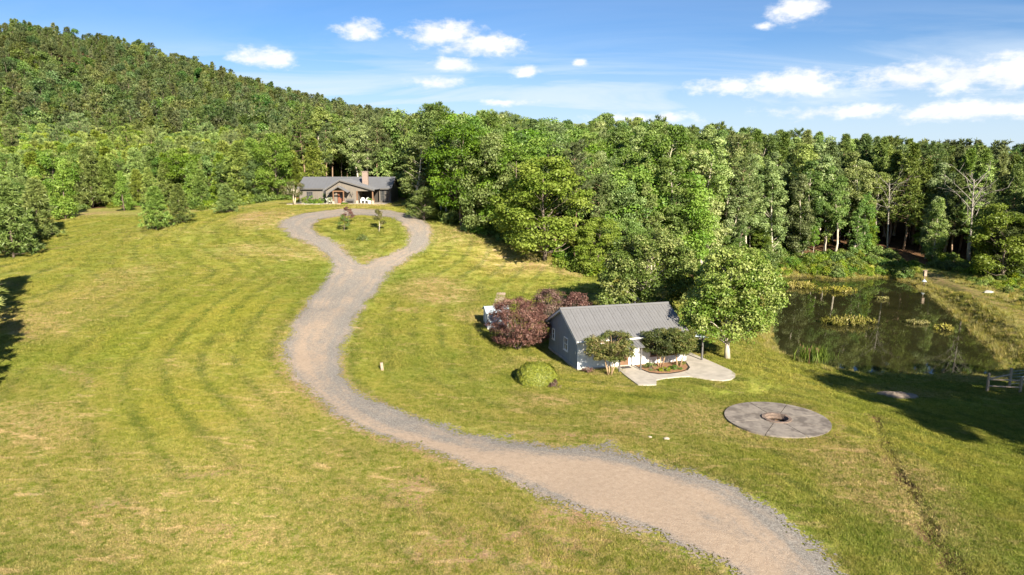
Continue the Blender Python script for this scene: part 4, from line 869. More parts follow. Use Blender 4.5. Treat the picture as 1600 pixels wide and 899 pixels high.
# wire fence behind the cottage
def wire_fence(pts, h, label, name='wire_fence', diag=True):
    x0, y0 = pts[0]; e = empty(name, (x0, y0, gz(x0, y0))); tag(e, label, 'fence'); P3 = [(x-x0, y-y0, gz(x, y)-gz(x0, y0)) for x, y in pts]
    for p in P3: MB().tube([(p[0], p[1], p[2]-.3), (p[0], p[1], p[2]+h+.06)], .04, 6).build('post', MAT['black'], e)
    for a, b in zip(P3[:-1], P3[1:]):
        a = np.array(a); b = np.array(b); MB().tube([a+[0, 0, h], b+[0, 0, h]], .025, 5).build('rail', MAT['black'], e)
        if diag:
            m = MB(); Ln = np.linalg.norm((b-a)[:2]); k = int(Ln/.28)
            for i in range(-4, k+1):
                for sg in (0, 1):
                    t0 = np.clip(i/k, 0, 1); t1 = np.clip((i+4)/k, 0, 1)
                    if t1 <= t0: continue
                    z0 = .05+(h-.05)*(t0*k-i)/4; z1 = .05+(h-.05)*(t1*k-i)/4
                    if sg: z0, z1 = h+.05-z0, h+.05-z1
                    m.tube([a+(b-a)*t0+[0, 0, z0], a+(b-a)*t1+[0, 0, z1]], .006, 3, False)
            m.build('mesh', MAT['black'], e)
    return e
wire_fence([(5.2,76.6),(7.6,77.6),(10.2,78.4),(12.8,79.2),(15.4,80.0),(18.0,80.8)], 1.35, 'black wire fence on the grass behind the cottage')
# stake
st = empty('stake', (-10.5, 53.4, gz(-10.5, 53.4))); tag(st, 'short leaning wooden stake alone in the lawn near the driveway', 'stake')
q = MB().box(-.11, .11, -.07, .07, -.2, .66).build('post', MAT['greywood'], st, bevel=.01); q.rotation_euler = (0, R(-5), .4)
MB().box(-.12, .12, -.08, .08, .662, .69).build('cap', MAT['greywood'], st).rotation_euler = (0, R(-5), .4)

# fire pit
def build_fire_pit():
    fx, fy, fz = FIRE; e = empty('fire_pit', (fx, fy, fz)); tag(e, 'round weathered concrete fire pit slab with a sunken brick ring', 'fire pit')
    n = 8; ro, ri = 3.48, .98
    for k in range(n):
        a0 = 2*math.pi*k/n+.22; a1 = 2*math.pi*(k+1)/n+.22; g1, g2 = .028/ro, .028/ri
        pts = [(ro*math.cos(a), ro*math.sin(a)) for a in np.linspace(a0+g1, a1-g1, 14)]+[(ri*math.cos(a), ri*math.sin(a)) for a in np.linspace(a1-g2, a0+g2, 14)]
        MB().prism(pts, 'z', -.30, .02+.004*(k % 3)).build('slab', MAT['oldconcrete'], e)
    m = MB(); rng = random.Random(4); b = MB().box(-.15, .15, -.10, .10, -.09, .09).mesh('brick', MAT['pitbrick'])
    for k in range(20):
        a = 2*math.pi*k/20; q = put('brick', b, e, (.88*math.cos(a), .88*math.sin(a), .0+rng.uniform(-.02, .03)), a+math.pi/2+rng.uniform(-.08, .08)); q.rotation_euler[0] = rng.uniform(-.1, .1)
    for k in range(18):
        a = 2*math.pi*(k+.5)/18; q = put('brick', b, e, (.83*math.cos(a), .83*math.sin(a), -.17), a+math.pi/2)
    m.add([(0, 0, -.30)]+[(.55*math.cos(a)*(1+.1*math.sin(3*a)), .55*math.sin(a), -.34+.03*math.sin(5*a)) for a in np.linspace(0, 6.283, 16, endpoint=False)]+[(.95*math.cos(a), .95*math.sin(a), -.38) for a in np.linspace(0, 6.283, 16, endpoint=False)],
          [(0, 1+i, 1+(i+1) % 16) for i in range(16)]+[(1+i, 17+i, 17+(i+1) % 16, 1+(i+1) % 16) for i in range(16)])
    m.build('ash_bed', MAT['ash'], e, True)
    for k in range(9):
        a = rng.random()*6.28; q = MB().tube([(-.22, 0, 0), (0, .02, .01), (.22, 0, 0)], [.04, .05, .035], 5).build('charred_log', MAT['black'] if k % 3 else MAT['greywood'], e, loc=(.4*math.cos(a)*rng.random(), .4*math.sin(a)*rng.random(), -.25)); q.rotation_euler = (0, rng.uniform(-.3, .3), rng.random()*6)
build_fire_pit()

# pen fence at the pond's near bank
def build_pen():
    A, B, C_ = (41.2, 56.9), (43.9, 58.0), (43.6, 56.3); x0, y0 = A; z0 = gz(*A); e = empty('pen_fence', (x0, y0, z0)); tag(e, 'pale timber corner of a wire pen fence on the shaded pond bank', 'fence')
    def L3(p, z=0): return (p[0]-x0, p[1]-y0, gz(*p)-z0+z)
    for p, h in ((A, 1.65), (B, 1.75), (C_, 1.45)):
        q = L3(p); MB().box(-.085, .085, -.085, .085, -.4, h).build('post', MAT['palewood'], e, loc=q, bevel=.01)
    for a, b, h in ((A, B, 1.15), (A, C_, 1.10), (A, C_, .5)):
        MB().tube([L3(a, h), L3(b, h)], .07, 8).build('rail', MAT['palewood'], e)
    far = [B, (49, 58.6), (55, 59), (62, 59.5)]
    for p in far[1:]: MB().tube([L3(p, -.3), L3(p, 1.5)], .04, 6).build('post', MAT['greywood'], e)
    for h in (.3, .6, .9, 1.2, 1.45):
        MB().tube([L3(p, h) for p in far], .012, 4).build('wire', MAT['bluegrey'], e)
build_pen()
# nest box on a pole, rock
nb = empty('nest_box', (71.2, 116.5, WATER_Z)); tag(nb, 'weathered nest box on a post at the far end of the pond', 'nest box')
MB().tube([(0, 0, -1.4), (0, 0, 1.9)], .07, 8).build('post', MAT['greywood'], nb)
bx_ = MB().box(-.22, .22, -.22, .22, 1.9, 2.75).build('box', MAT['greywood'], nb); MB().prism([(-.32, 2.78), (.30, 2.92), (.30, 2.97), (-.32, 2.83)], 'y', -.3, .3).build('roof', MAT['greywood'], bx_)
MB().tube([(0, -.226, 2.5), (0, -.221, 2.5)], .07, 10).build('entrance_hole', MAT['black'], bx_)
MB().tube([(0, 0, .95), (0, 0, 1.35)], [.42, .05], 12).build('predator_guard', MAT['bluegrey'], nb)
def rock(name, x, y, s, label, seed=1, mat='rock'):
    rng = np.random.default_rng(seed); import bmesh
    bm = bmesh.new(); bmesh.ops.create_icosphere(bm, subdivisions=2, radius=1)
    for v in bm.verts: v.co = v.co*(1+rng.normal()*.09); v.co.x *= s; v.co.y *= s*.7; v.co.z *= s*.45
    me = bpy.data.meshes.new(name); bm.to_mesh(me); bm.free(); me.materials.append(MAT[mat]); o = put(name, me, None, (x, y, gz(x, y)+s*.15)); tag(o, label, 'rock'); return o
rock('rock', 70.6, 99.6, .7, 'white boulder beside the dirt track along the pond', 3)
rock('rock', 8.7, 40.9, .15, 'pale stone at the gravel edge below the cottage', 5, 'stone')
rock('rock', 9.7, 40.7, .19, 'grey stone lying nearest the fire pit at the gravel edge', 6, 'stone')

# low heap of earth on the bank
def mound(x, y, r_, h, label):
    rng = np.random.default_rng(12); n, k = 28, 9; V = [(0, 0, h)]; F = []
    for j in range(1, k):
        for i in range(n):
            a = 2*math.pi*i/n; q = r_*j/(k-1)*(1+.14*math.sin(3*a+1)+.08*math.sin(7*a)); V.append((q*math.cos(a)*1.5, q*math.sin(a), h*(1-(j/(k-1))**1.6)*(1+.25*rng.normal()*.5)-(.12 if j == k-1 else 0)))
    m = MB(); m.add(V, [(0, 1+i, 1+(i+1) % n) for i in range(n)]+[(1+(j-1)*n+i, 1+j*n+i, 1+j*n+(i+1) % n, 1+(j-1)*n+(i+1) % n) for j in range(1, k-1) for i in range(n)])
    o = m.build('soil_mound', MAT['soil'], None, True, (x, y, gz(x, y))); tag(o, label, 'mound')
mound(31.8, 54.3, 1.15, .34, 'low heap of bare earth in the shade on the pond bank')
# pond plants
def clumpy(seed, w, d, h, nc, per, leafm, x, y, z, label, cat='water plants', group=None, tuft_=True, name='water_plants'):
    rng = np.random.default_rng(seed); P = Plant()
    for k in range(nc):
        a = rng.random()*6.28; q = math.sqrt(rng.random()); px, py = q*w*math.cos(a), q*d*math.sin(a); hh = h*(1-.55*q)*(.5+.6*rng.random())
        P.clump((px, py, hh*.45), .42, per, .20, rng, .8)
        if tuft_: P.tuft((px, py, 0), hh, 10, .5, rng, None, (0, 0, 1.6), .5)
    for k in range(6): P.wood.tube([(rng.uniform(-w, w)*.5, rng.uniform(-d, d)*.5, -1.0), (rng.uniform(-w, w)*.5, rng.uniform(-d, d)*.5, h*.4)], [.04, .015], 4, False)
    e = plant(name, P, rng, leafm, 'bark', .35, x, y, label, cat, group, z=z, crown='foliage', stem='stems'); return e
clumpy(701, 2.6, 2.2, 1.3, 44, 34, 'pondweed', 49.8, 116.5, WATER_Z, 'floating weed island nearest the far left bank of the pond', group='weed islands in the pond')
clumpy(702, 3.2, 1.6, 1.0, 46, 34, 'pondweed', 54.5, 112.5, WATER_Z, 'ragged weed island in the far middle of the pond', group='weed islands in the pond')
clumpy(703, 3.4, 1.7, 1.5, 60, 40, 'pondweed', 44.0, 87.3, WATER_Z, 'largest and nearest weed island in the pond', group='weed islands in the pond')
clumpy(704, 1.4, .8, .6, 20, 30, 'pondweed', 53.2, 87.6, WATER_Z, 'small flat weed patch right of the largest weed island', group='weed islands in the pond')
clumpy(705, 1.2, .8, .9, 18, 30, 'pondweed', 54.6, 84.0, WATER_Z, 'small weed patch nearest the right bank of the pond', group='weed islands in the pond')
clumpy(706, .9, .5, .5, 10, 30, 'pondweed', 57.8, 105.0, WATER_Z, 'tiny weed tuft beyond the middle of the pond', group='weed islands in the pond')
def cattails(x, y):
    rng = np.random.default_rng(720); P = Plant(); n = 260; b = np.c_[rng.normal(size=(n, 2))*np.array([.75, .5]), np.zeros(n)]; hh = 1.2+.9*rng.random(n)
    d = unit(np.c_[rng.normal(size=(n, 2))*.12, np.ones(n)]); P.C.append(b+d*hh[:, None]*.5); P.S.append(hh); P.N.append(unit(np.c_[rng.normal(size=(n, 2)), np.zeros(n)+.1])); P.T.append(rng.random(n)); P.A.append(d)
    e = empty('cattails', (x, y, gz(x, y))); tag(e, 'clump of upright green cattails on the near pond bank', 'cattails')
    V, F, T = P.leaf_data(.045, rng); put('leaves', mesh_np('cattail_leaves', V, F, MAT['bright'], fattrs={'tone': T}), e)
    m = MB()
    for k in range(14): q = b[k]; m.tube([(q[0], q[1], 0), (q[0], q[1], 1.7)], .012, 4); m.tube([(q[0], q[1], 1.45), (q[0], q[1], 1.68)], .03, 5)
    m.build('seed_heads', MAT['timber'], e)
cattails(29.2, 64.2)

# ------------------------------------------------------------------ main house
def build_house():
    hx, hy, hz = HOUSE[0], HOUSE[1], 11.05
    e = empty('main_house', (hx, hy, hz)); tag(e, 'long low brown board house with grey metal roof at the top of the drive', 'house')
    MB().box(-11.1, 6.0, -1.9, 13.2, -.6, .10).build('foundation', MAT['stone'], e)
    def battens(mb, x0, x1, y, z0, zf, step=.4):
        x = x0+.1
        while x < x1-.03: mb.box(x-.025, x+.025, y-.03, y+.001, z0, zf(x)); x += step
        return mb
    pk = (-2.1, 4.23); le = (-5.1, 2.35); re = (3.95, 2.48)
    gtop = lambda x: (le[1]+(x-le[0])*(pk[1]-le[1])/(pk[0]-le[0]) if x < pk[0] else pk[1]+(x-pk[0])*(re[1]-pk[1])/(re[0]-pk[0]))-.06
    g = MB().prism([(-4.67, .1), (-2.7, .1), (-2.7, 2.25), (-1.55, 2.25), (-1.55, .1), (.72, .1), (.72, 2.25), (3.65, 2.25), (3.65, gtop(3.65)), (pk[0], gtop(pk[0])), (-4.67, gtop(-4.67))], 'y', 0, .15)
    battens(g, -4.6, -2.8, 0, .1, gtop); battens(g, -1.5, .7, 0, .1, gtop); battens(g, .8, 3.6, 0, 2.3, gtop); battens(g, -2.7, -1.6, 0, 2.3, gtop)
    g.build('gable_wall', MAT['brownboard'], e)
    MB().box(-4.67, -4.52, .16, 5.0, .1, 2.5).build('side_wall', MAT['brownboard'], e)
    MB().box(.72, .86, .16, 4.2, .1, 2.3).build('porch_side_wall', MAT['brownboard'], e)
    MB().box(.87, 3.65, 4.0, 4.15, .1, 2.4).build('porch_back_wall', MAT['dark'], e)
    MB().box(.75, 3.7, .2, 3.95, 2.28, 2.34).build('porch_ceiling', MAT['timber'], e)
    for x in (.80, 3.55): MB().box(x-.1, x+.1, -.12, .12, .1, 2.3).build('porch_post', MAT['timber'], e, loc=(0, -.02, 0))
    for x in (.80, 3.55): MB().box(x-.2, x+.2, -.25, .19, .1, .62).build('post_plinth', MAT['stone'], e, loc=(0, -.03, 0))
    # wings
    w = MB().box(-10.9, -4.67, 5, 5.15, .1, 2.75); battens(w, -10.9, -4.8, 5, .1, lambda x: 2.6); w.build('left_wing_wall', MAT['brownboard'], e)
    w = MB().box(3.7, 5.8, 5, 5.15, .1, 2.75); battens(w, 3.7, 5.8, 5, .1, lambda x: 2.6); w.build('right_wing_wall', MAT['brownboard'], e)
    for x in (-10.9, 5.8): MB().prism([(5.15, .1), (13, .1), (13, 2.7), (9, 4.45), (5.15, 2.75)], 'x', x-.07, x+.07).build('end_wall', MAT['brownboard'], e)
    MB().box(-10.8, 5.7, 12.85, 13, .1, 2.65).build('back_wall', MAT['brownboard'], e)
    window(e, -9.0, 1.45, 1.1, 1.2, 5.0, -1, 'x', 'darkpost'); window(e, -5.9, 1.25, 1.3, 2.1, 5.0, -1, 'x', 'darkpost', 2, 1)
    window(e, 4.35, 1.3, .9, 1.9, 5.0, -1, 'x', 'darkpost', 1, 2); window(e, 5.3, 1.3, .75, 1.9, 5.0, -1, 'x', 'darkpost', 1, 2)
    window(e, -3.75, 1.4, .8, 1.2, 0.0, -1, 'x', 'darkpost', 1, 2)
    # roofs
    m = MB(); slope_panel(m, -11.2, 6.1, (4.5, 2.60), (9, 4.58), .06, [-11.1+.6*i for i in range(29)]); rf = m.build('roof', MAT['greyroof'], e)
    m = MB(); slope_panel(m, -11.2, 6.1, (13.5, 2.60), (9, 4.58), .06, [-11.1+.6*i for i in range(29)]); m.build('rear_slope', MAT['greyroof'], rf)
    m = MB(); slope_panel(m, -.45, 8.5, le, pk, .06, [-.3+.6*i for i in range(15)], 'y'); m.build('gable_left_slope', MAT['greyroof'], rf)
    m = MB(); slope_panel(m, -.45, 8.5, re, pk, .06, [-.3+.6*i for i in range(15)], 'y'); m.build('gable_right_slope', MAT['greyroof'], rf)
    MB().box(-11.2, 6.1, 8.85, 9.15, 4.60, 4.68).build('ridge_cap', MAT['greyroof'], rf)
    for a, b in ((le, pk), (pk, re)):
        MB().prism([(a[0], a[1]-.005), (b[0], b[1]-.005), (b[0], b[1]-.24), (a[0], a[1]-.24)], 'y', -.46, -.41).build('barge_board', MAT['darkpost'], rf)
    MB().box(-11.2, -5.15, 4.44, 4.49, 2.42, 2.62).build('fascia', MAT['darkpost'], rf); MB().box(4.0, 6.1, 4.44, 4.49, 2.42, 2.62).build('fascia', MAT['darkpost'], rf)
    ch = MB().box(-.5, .5, -.4, .4, 2.6, 5.55).build('chimney', MAT['brick'], e, loc=(1.15, 5.6, 0)); MB().box(-.57, .57, -.47, .47, 5.551, 5.68).build('chimney_cap', MAT['brick'], ch)
    MB().box(-.3, .3, -.2, .2, 5.682, 5.74).build('flue', MAT['dark'], ch)
    bk = MB().box(-.115, .115, -.012, 0, 0, .10).mesh('brick', MAT['brick'])
    for j in range(24):
        for i in range(4):
            x = -.375+.25*i+(.0 if j % 2 else .06)
            if abs(x) < .44: put('brick', bk, ch, (x*.97, -.401, 2.75+j*.115))
    # entrance porch
    pp = (-2.12, 3.10); pl = (-4.0, 1.90); pr = (-.35, 2.10)
    m = MB(); slope_panel(m, -1.7, -.02, pl, pp, .05, [-1.6+.4*i for i in range(4)], 'y'); po = m.build('entrance_porch', MAT['greyroof'], e)
    m = MB(); slope_panel(m, -1.7, -.02, pr, pp, .05, [-1.6+.4*i for i in range(4)], 'y'); m.build('right_slope', MAT['greyroof'], po)
    for a, b in ((pl, pp), (pp, pr)): MB().prism([(a[0], a[1]), (b[0], b[1]), (b[0], b[1]-.16), (a[0], a[1]-.16)], 'y', -1.73, -1.68).build('barge_board', MAT['darkpost'], po)
    for x in (-3.0, -1.22):
        MB().box(x-.09, x+.09, -1.6, -1.42, .5, 2.3).build('post', MAT['timber'], po); MB().box(x-.18, x+.18, -1.7, -1.33, .1, .52).build('plinth', MAT['stone'], po)
    MB().box(-3.15, -1.05, -1.59, -1.43, 2.18, 2.36).build('beam', MAT['timber'], po, loc=(0, 0, .0))
    d = MB().box(-2.62, -1.63, .03, .09, .1, 2.2).build('door', MAT['doorred'], e)
    MB().box(-2.22, -1.72, .018, .029, 1.0, 2.05).build('pane', MAT['glass'], d); MB().tube([(-2.5, .03, 1.1), (-2.5, -.04, 1.1), (-2.5, -.04, 1.3)], .02, 6).build('handle', MAT['black'], d)
    MB().box(-4.8, 4.2, -1.95, -.1, .101, .13).build('porch_floor', MAT['stone'], e, loc=(0, .06, 0))
    return e
build_house()
def HX(x, y): return HOUSE[0]+x, HOUSE[1]+y
def chair(lx, ly, rz, mat, label, lounge=False, z=11.18, name='porch_chair'):
    x, y = HX(lx, ly); e = empty(name, (x, y, z), rz); tag(e, label, 'chair')
    for sx in (-.28, .28):
        for sy in (-.25, .25): MB().box(sx-.035, sx+.035, sy-.035, sy+.035, 0, .40 if sy < 0 else .36).build('leg', MAT[mat], e)
    MB().box(-.32, .32, -.3, .3, .401, .45).build('seat', MAT[mat], e)
    b = MB()
    for k in range(5): b.box(-.30+.125*k, -.19+.125*k, .24, .28, .452, 1.05-.04*abs(k-2))
    b.build('backrest', MAT[mat], e).rotation_euler = (R(-14), 0, 0)
    for sx in (-.36, .36): MB().box(sx-.05, sx+.05, -.32, .28, .60, .64).build('armrest', MAT[mat], e)
    for sx in (-.36, .36): MB().box(sx-.03, sx+.03, -.30, -.24, .0, .598).build('arm_post', MAT[mat], e)
    return e
chair(1.55, 1.0, .2, 'white', 'white chair on the covered porch of the main house, left of its pair')
chair(2.3, .8, -.2, 'white', 'white chair on the covered porch of the main house, right of its pair')
chair(-7.1, 1.6, 2.4, 'palewood', 'pale garden chair among the shrubs left of the main house entrance', z=gz(*HX(-7.1, 1.6)), name='garden_chair')
t = empty('porch_table', (*HX(2.75, 2.4), 11.18)); tag(t, 'dark table in the shade of the main house porch', 'table')
MB().box(-.6, .6, -.4, .4, .70, .75).build('table_top', MAT['timber'], t)
for sx in (-.52, .52):
    for sy in (-.32, .32): MB().box(sx-.035, sx+.035, sy-.035, sy+.035, 0, .699).build('leg', MAT['timber'], t)
pt_ = empty('planter', (*HX(3.05, -.75), 11.18)); tag(pt_, 'white pot planter at the right porch post of the main house', 'planter')
MB().tube([(0, 0, 0), (0, 0, .25), (0, 0, .5)], [.22, .30, .34], 10).build('pot', MAT['white'], pt_); P, r = shrub(745, .35, .7, 10, 40, .2, .12); put('foliage', P.meshes('pot_plant', MAT['oak'], MAT['bark'], .4, r)[1], pt_, (0, 0, .5))
bn = empty('garden_bench', (*HX(-.3, -.75), 11.18)); tag(bn, 'low dark bench against the front wall of the main house', 'bench')
MB().box(-.7, .7, -.2, .2, .40, .45).build('seat', MAT['darkpost'], bn)
for sx in (-.6, .6): MB().box(sx-.05, sx+.05, -.18, .18, 0, .399).build('leg', MAT['darkpost'], bn)
MB().box(-.7, .7, .17, .21, .5, .8).build('backrest', MAT['darkpost'], bn)
for sx in (-.6, .6): MB().box(sx-.03, sx+.03, .172, .208, .451, .499).build('back_post', MAT['darkpost'], bn)
wa = empty('wall_ornament', (*HX(-.25, -.04), 12.35)); tag(wa, 'curled black metal ornament hung on the front gable of the main house', 'ornament')
MB().tube([(-.25+.5*t_, -.02, .45*math.sin(t_*7)+.5*t_) for t_ in np.linspace(0, 1, 12)], [.02+.03*math.sin(t_*3.1) for t_ in np.linspace(0, 1, 12)], 5).build('body', MAT['black'], wa)
MB().tube([(-.1, -.02, .2), (-.3, -.02, .35), (-.25, -.02, .5)], .018, 5).build('scroll', MAT['black'], wa)
MB().tube([(.15, -.02, .5), (.35, -.02, .3), (.4, -.02, .45)], .018, 5).build('scroll', MAT['black'], wa)
for i, (x, y, w, h, m, lab) in enumerate([(-3.75,-1.0,.55,1.5,'flower','white flowering shrub beside the main house entrance'),(-5.6,-1.2,.75,.85,'bright','round yellow green shrub left of the white flowering shrub'),(-7.5,-.9,.6,.7,'oak','low dark round shrub at the left end of the house border'),(-6.6,-.7,.6,1.0,'oak','dark shrub between two round shrubs before the left wing'),(-7.6,3.2,1.4,1.5,'oak','wide dark green shrub against the left wing of the main house'),(-9.4,3.6,1.2,1.2,'shrub','broad green shrub at the far left of the left wing'),(-5.6,2.6,.5,1.9,'oak','tall thin shrub at the recess of the left wing'),(-1.0,-2.3,.5,.3,'shrub','tiny low shrub in the gravel strip before the house bench')]):
    P, r = shrub(760+i, w, h, 20, 45, .28, .15); X_, Y_ = HX(x, y)
    plant('house_shrub', P, r, m, 'bark', .5, X_, Y_, lab, 'shrub', 'shrubs along the main house', crown='foliage', stem='stems')
eb = empty('stone_border', (*HX(-5.6, -2.2), gz(*HX(-5.6, -2.2)))); tag(eb, 'low pale stone border before the shrubs of the main house', 'border'); rng_ = random.Random(9)
sm = MB().box(-.2, .2, -.14, .14, -.1, .17).mesh('stone', MAT['rock'])
for k in range(14):
    x = -2.6+k*.42; y = -.25*math.sin(k*.35); q = put('stone', sm, eb, (x, y, gz(*HX(-5.6+x, -2.2+y))-eb.location[2]), rng_.uniform(-.3, .3), (rng_.uniform(.8, 1.15), 1, rng_.uniform(.7, 1.1)))
# ------------------------------------------------------------------ single trees
def maple(seed, x, y, h, r_, label):
    P, r = broadleaf(seed, h, h*.25, r_, 250, 200, .78, .215, .24, 'round', .005, .75, vis=.3, shell=.5)
    return plant('maple_tree', P, r, 'maple', 'palebark', .6, x, y, label, 'tree', 'maples beside the cottage')
maple(801, 19.5, 60.0, 9.9, 3.55, 'full rounded maple on the lawn at the right end of the cottage')
maple(802, 14.2, 69.6, 10.6, 4.3, 'full rounded maple behind the cottage roof')
tree('dense_shrub_tree', 'brightround', 0, -13.3, 104.6, 5.2, 'small dense yellow green tree at the right bend of the drive loop', group=None, wide=1.25)
tree('oak_tree', 'round', 0, -7.5, 103.1, 15.2, 'dark green oak with a bare pale trunk right of the drive loop')
tree('pale_leaved_tree', 'paletall', 0, -15.6, 112.5, 12.5, 'pale shimmering tree at the right end of the main house', wide=1.55)
tree('pale_leaved_tree', 'paletall', 1, -10.5, 109.0, 13.8, 'pale tree behind the small dense tree at the loop', wide=1.45)
tree('oak_tree', 'brightround', 1, -3.9, 100.6, 14.2, 'upright bright green tree next right of the dark oak', wide=.92)
tree('oak_tree', 'brightround', 2, 4.4, 92.4, 13.6, 'largest bright green tree at the edge of the slope behind the cottage', wide=1.25)
tree('oak_tree', 'round', 1, .3, 98.5, 13.0, 'dark tree in the shade between the two bright green trees')
tree('willow_shrub', 'brightround', 0, 11.6, 90.2, 7.5, 'yellow green shrubby tree at the right foot of the slope', wide=1.15)
tree('willow_shrub', 'brightround', 1, 16.0, 93.5, 8.0, 'feathery yellow green tree behind the shrubby tree on the slope', wide=1.0)
tree('cedar_tree', 'youngpine', 0, -69.8, 95.0, 10.2, 'big layered evergreen at the left edge of the meadow', wide=1.25)
tree('cedar_tree', 'youngpine', 1, -76.5, 100.0, 13.5, 'tall dark evergreen behind the big layered evergreen at far left', wide=1.2)
tree('cedar_tree', 'youngpine', 2, -73.5, 106.0, 9.0, 'shaded evergreen in the dark gap at the left meadow edge', wide=1.2)
tree('cedar_tree', 'youngpine', 3, -84.5, 114.5, 8.0, 'evergreen with drooping boughs beside the narrow bright tree', wide=1.2)
tree('narrow_tree', 'narrow', 0, -79.5, 122.0, 10.2, 'narrow bright yellow green tree at the back of the left meadow')
tree('narrow_tree', 'narrow', 1, -74.0, 131.0, 7.4, 'narrow fresh green tree right of the brighter narrow tree')
tree('small_pine', 'youngpine', 0, -52.6, 101.1, 6.2, 'bushy pine on the meadow crest, left and taller of the pair', wide=1.35)
tree('small_pine', 'youngpine', 2, -50.2, 103.6, 5.8, 'bushy pine on the meadow crest, right of the pair', wide=1.15)
tree('small_pine', 'youngpine', 1, -46.2, 111.0, 4.3, 'low broad pine at the meadow edge left of the main house', wide=1.6)
tree('oak_tree', 'brightround', 2, -45.5, 134.0, 12.5, 'tall bright green tree behind the left end of the main house', wide=.85)
P, r = broadleaf(820, 3.9, 1.5, 1.9, 70, 60, .42, .15, .09, 'vase', 0, .7, trunks=3, vis=.5)
plant('small_tree', P, r, 'myrtle', 'palebark', .5, -37.6, 118.6, 'small pale-stemmed tree at the left corner of the main house', 'tree')
P, r = broadleaf(821, 2.3, .7, .7, 36, 40, .26, .13, .04, 'round', 0, .8, vis=.3); plant('sapling', P, r, 'bright', 'bark', .5, -24.0, 97.9, 'leaning green sapling in the grass island of the loop', 'tree', 'saplings in the loop island')
P, r = broadleaf(822, 2.4, .8, .75, 40, 40, .26, .13, .04, 'round', 0, .8, vis=.3); plant('sapling', P, r, 'plum', 'bark', .5, -24.4, 102.0, 'purple-leaved sapling in the grass island of the loop', 'tree', 'saplings in the loop island')
P, r = broadleaf(823, 3.4, 1.0, .85, 50, 45, .28, .14, .05, 'cone', 0, .8, vis=.3); plant('sapling', P, r, 'myrtle', 'palebark', .5, -19.1, 98.1, 'taller pale-stemmed sapling at the right of the loop island', 'tree', 'saplings in the loop island')
P, r = shrub(824, .75, .85, 18, 45, .25, .15); plant('island_shrub', P, r, 'bright', 'bark', .5, -20.6, 94.0, 'low dark green shrub in the middle of the loop island', 'shrub', crown='foliage', stem='stems')
def bare(seed, x, y, h, tr, label, rz=0.0):
    e = empty('bare_tree', (x, y, gz(x, y)), rz); tag(e, label, 'tree'); dead_tree(seed, h, tr).build('trunk', MAT['deadwood'], e, True); return e
bare(3, 85.0, 126.0, 20, .24, 'leafless pale tree with spreading branches at the right of the pond', .6)
bare(7, 77.0, 139.5, 17.5, .2, 'leafless leaning pale tree in the wood behind the nest box', 1.0)
for i, (x, y, h, ln, lab) in enumerate([(34.5,127.0,12.5,-.06,'tall broken pale snag in the dark wood, left of two'),(35.8,127.6,9.0,.02,'shorter broken pale snag in the dark wood, right of two')]):
    e = empty('snag', (x, y, gz(x, y))); tag(e, lab, 'tree')
    MB().tube([(0, 0, -.3), (ln*h*.5, 0, h*.5), (ln*h, 0, h)], [.26, .2, .14], 7).build('trunk', MAT['palebark'], e, True)
    MB().tube([(ln*h*.6, 0, h*.6), (ln*h*.6+.9, .2, h*.75)], [.07, .02], 5).build('branch', MAT['palebark'], e, True)
tree('oak_tree', 'brightround', 1, 83.0, 114.0, 12.5, 'bright green leafy tree at the right edge by the pond track', wide=1.2)
tree('oak_tree', 'brightround', 0, 85.8, 117.5, 11.0, 'second bright green tree just beyond the right edge tree by the track', wide=1.2)
# trees standing beside the camera, outside the picture, whose shade falls across the lawn
for i, (x, y, h, w, k) in enumerate([(43.5,23,22,1.2,'tall'),(47,25,22,1.2,'tall'),(50.5,23,23,1.25,'tall'),(54,26,21.5,1.2,'tall'),(57.5,26,21.5,1.25,'tall'),(61,30,19.5,1.2,'tall'),(65,31,19,1.25,'tall'),(69,34,17.5,1.2,'tall'),(60,20,19,1.1,'tall')]):
    tree('woodland_tree', k, i, x, y, h, 'tall broadleaf tree of the wood right of the lawn casting long shade', group='wood beside the lawn on the right', wide=w)
for i, (x, y, h) in enumerate([(-50.2,60.0,13.5),(-40.2,46.5,10.5),(-46,50,9)]):
    tree('small_pine', 'youngpine', i, x, y, h, 'young pine just left of the meadow shading its edge', group='pines beside the left meadow', wide=1.1)

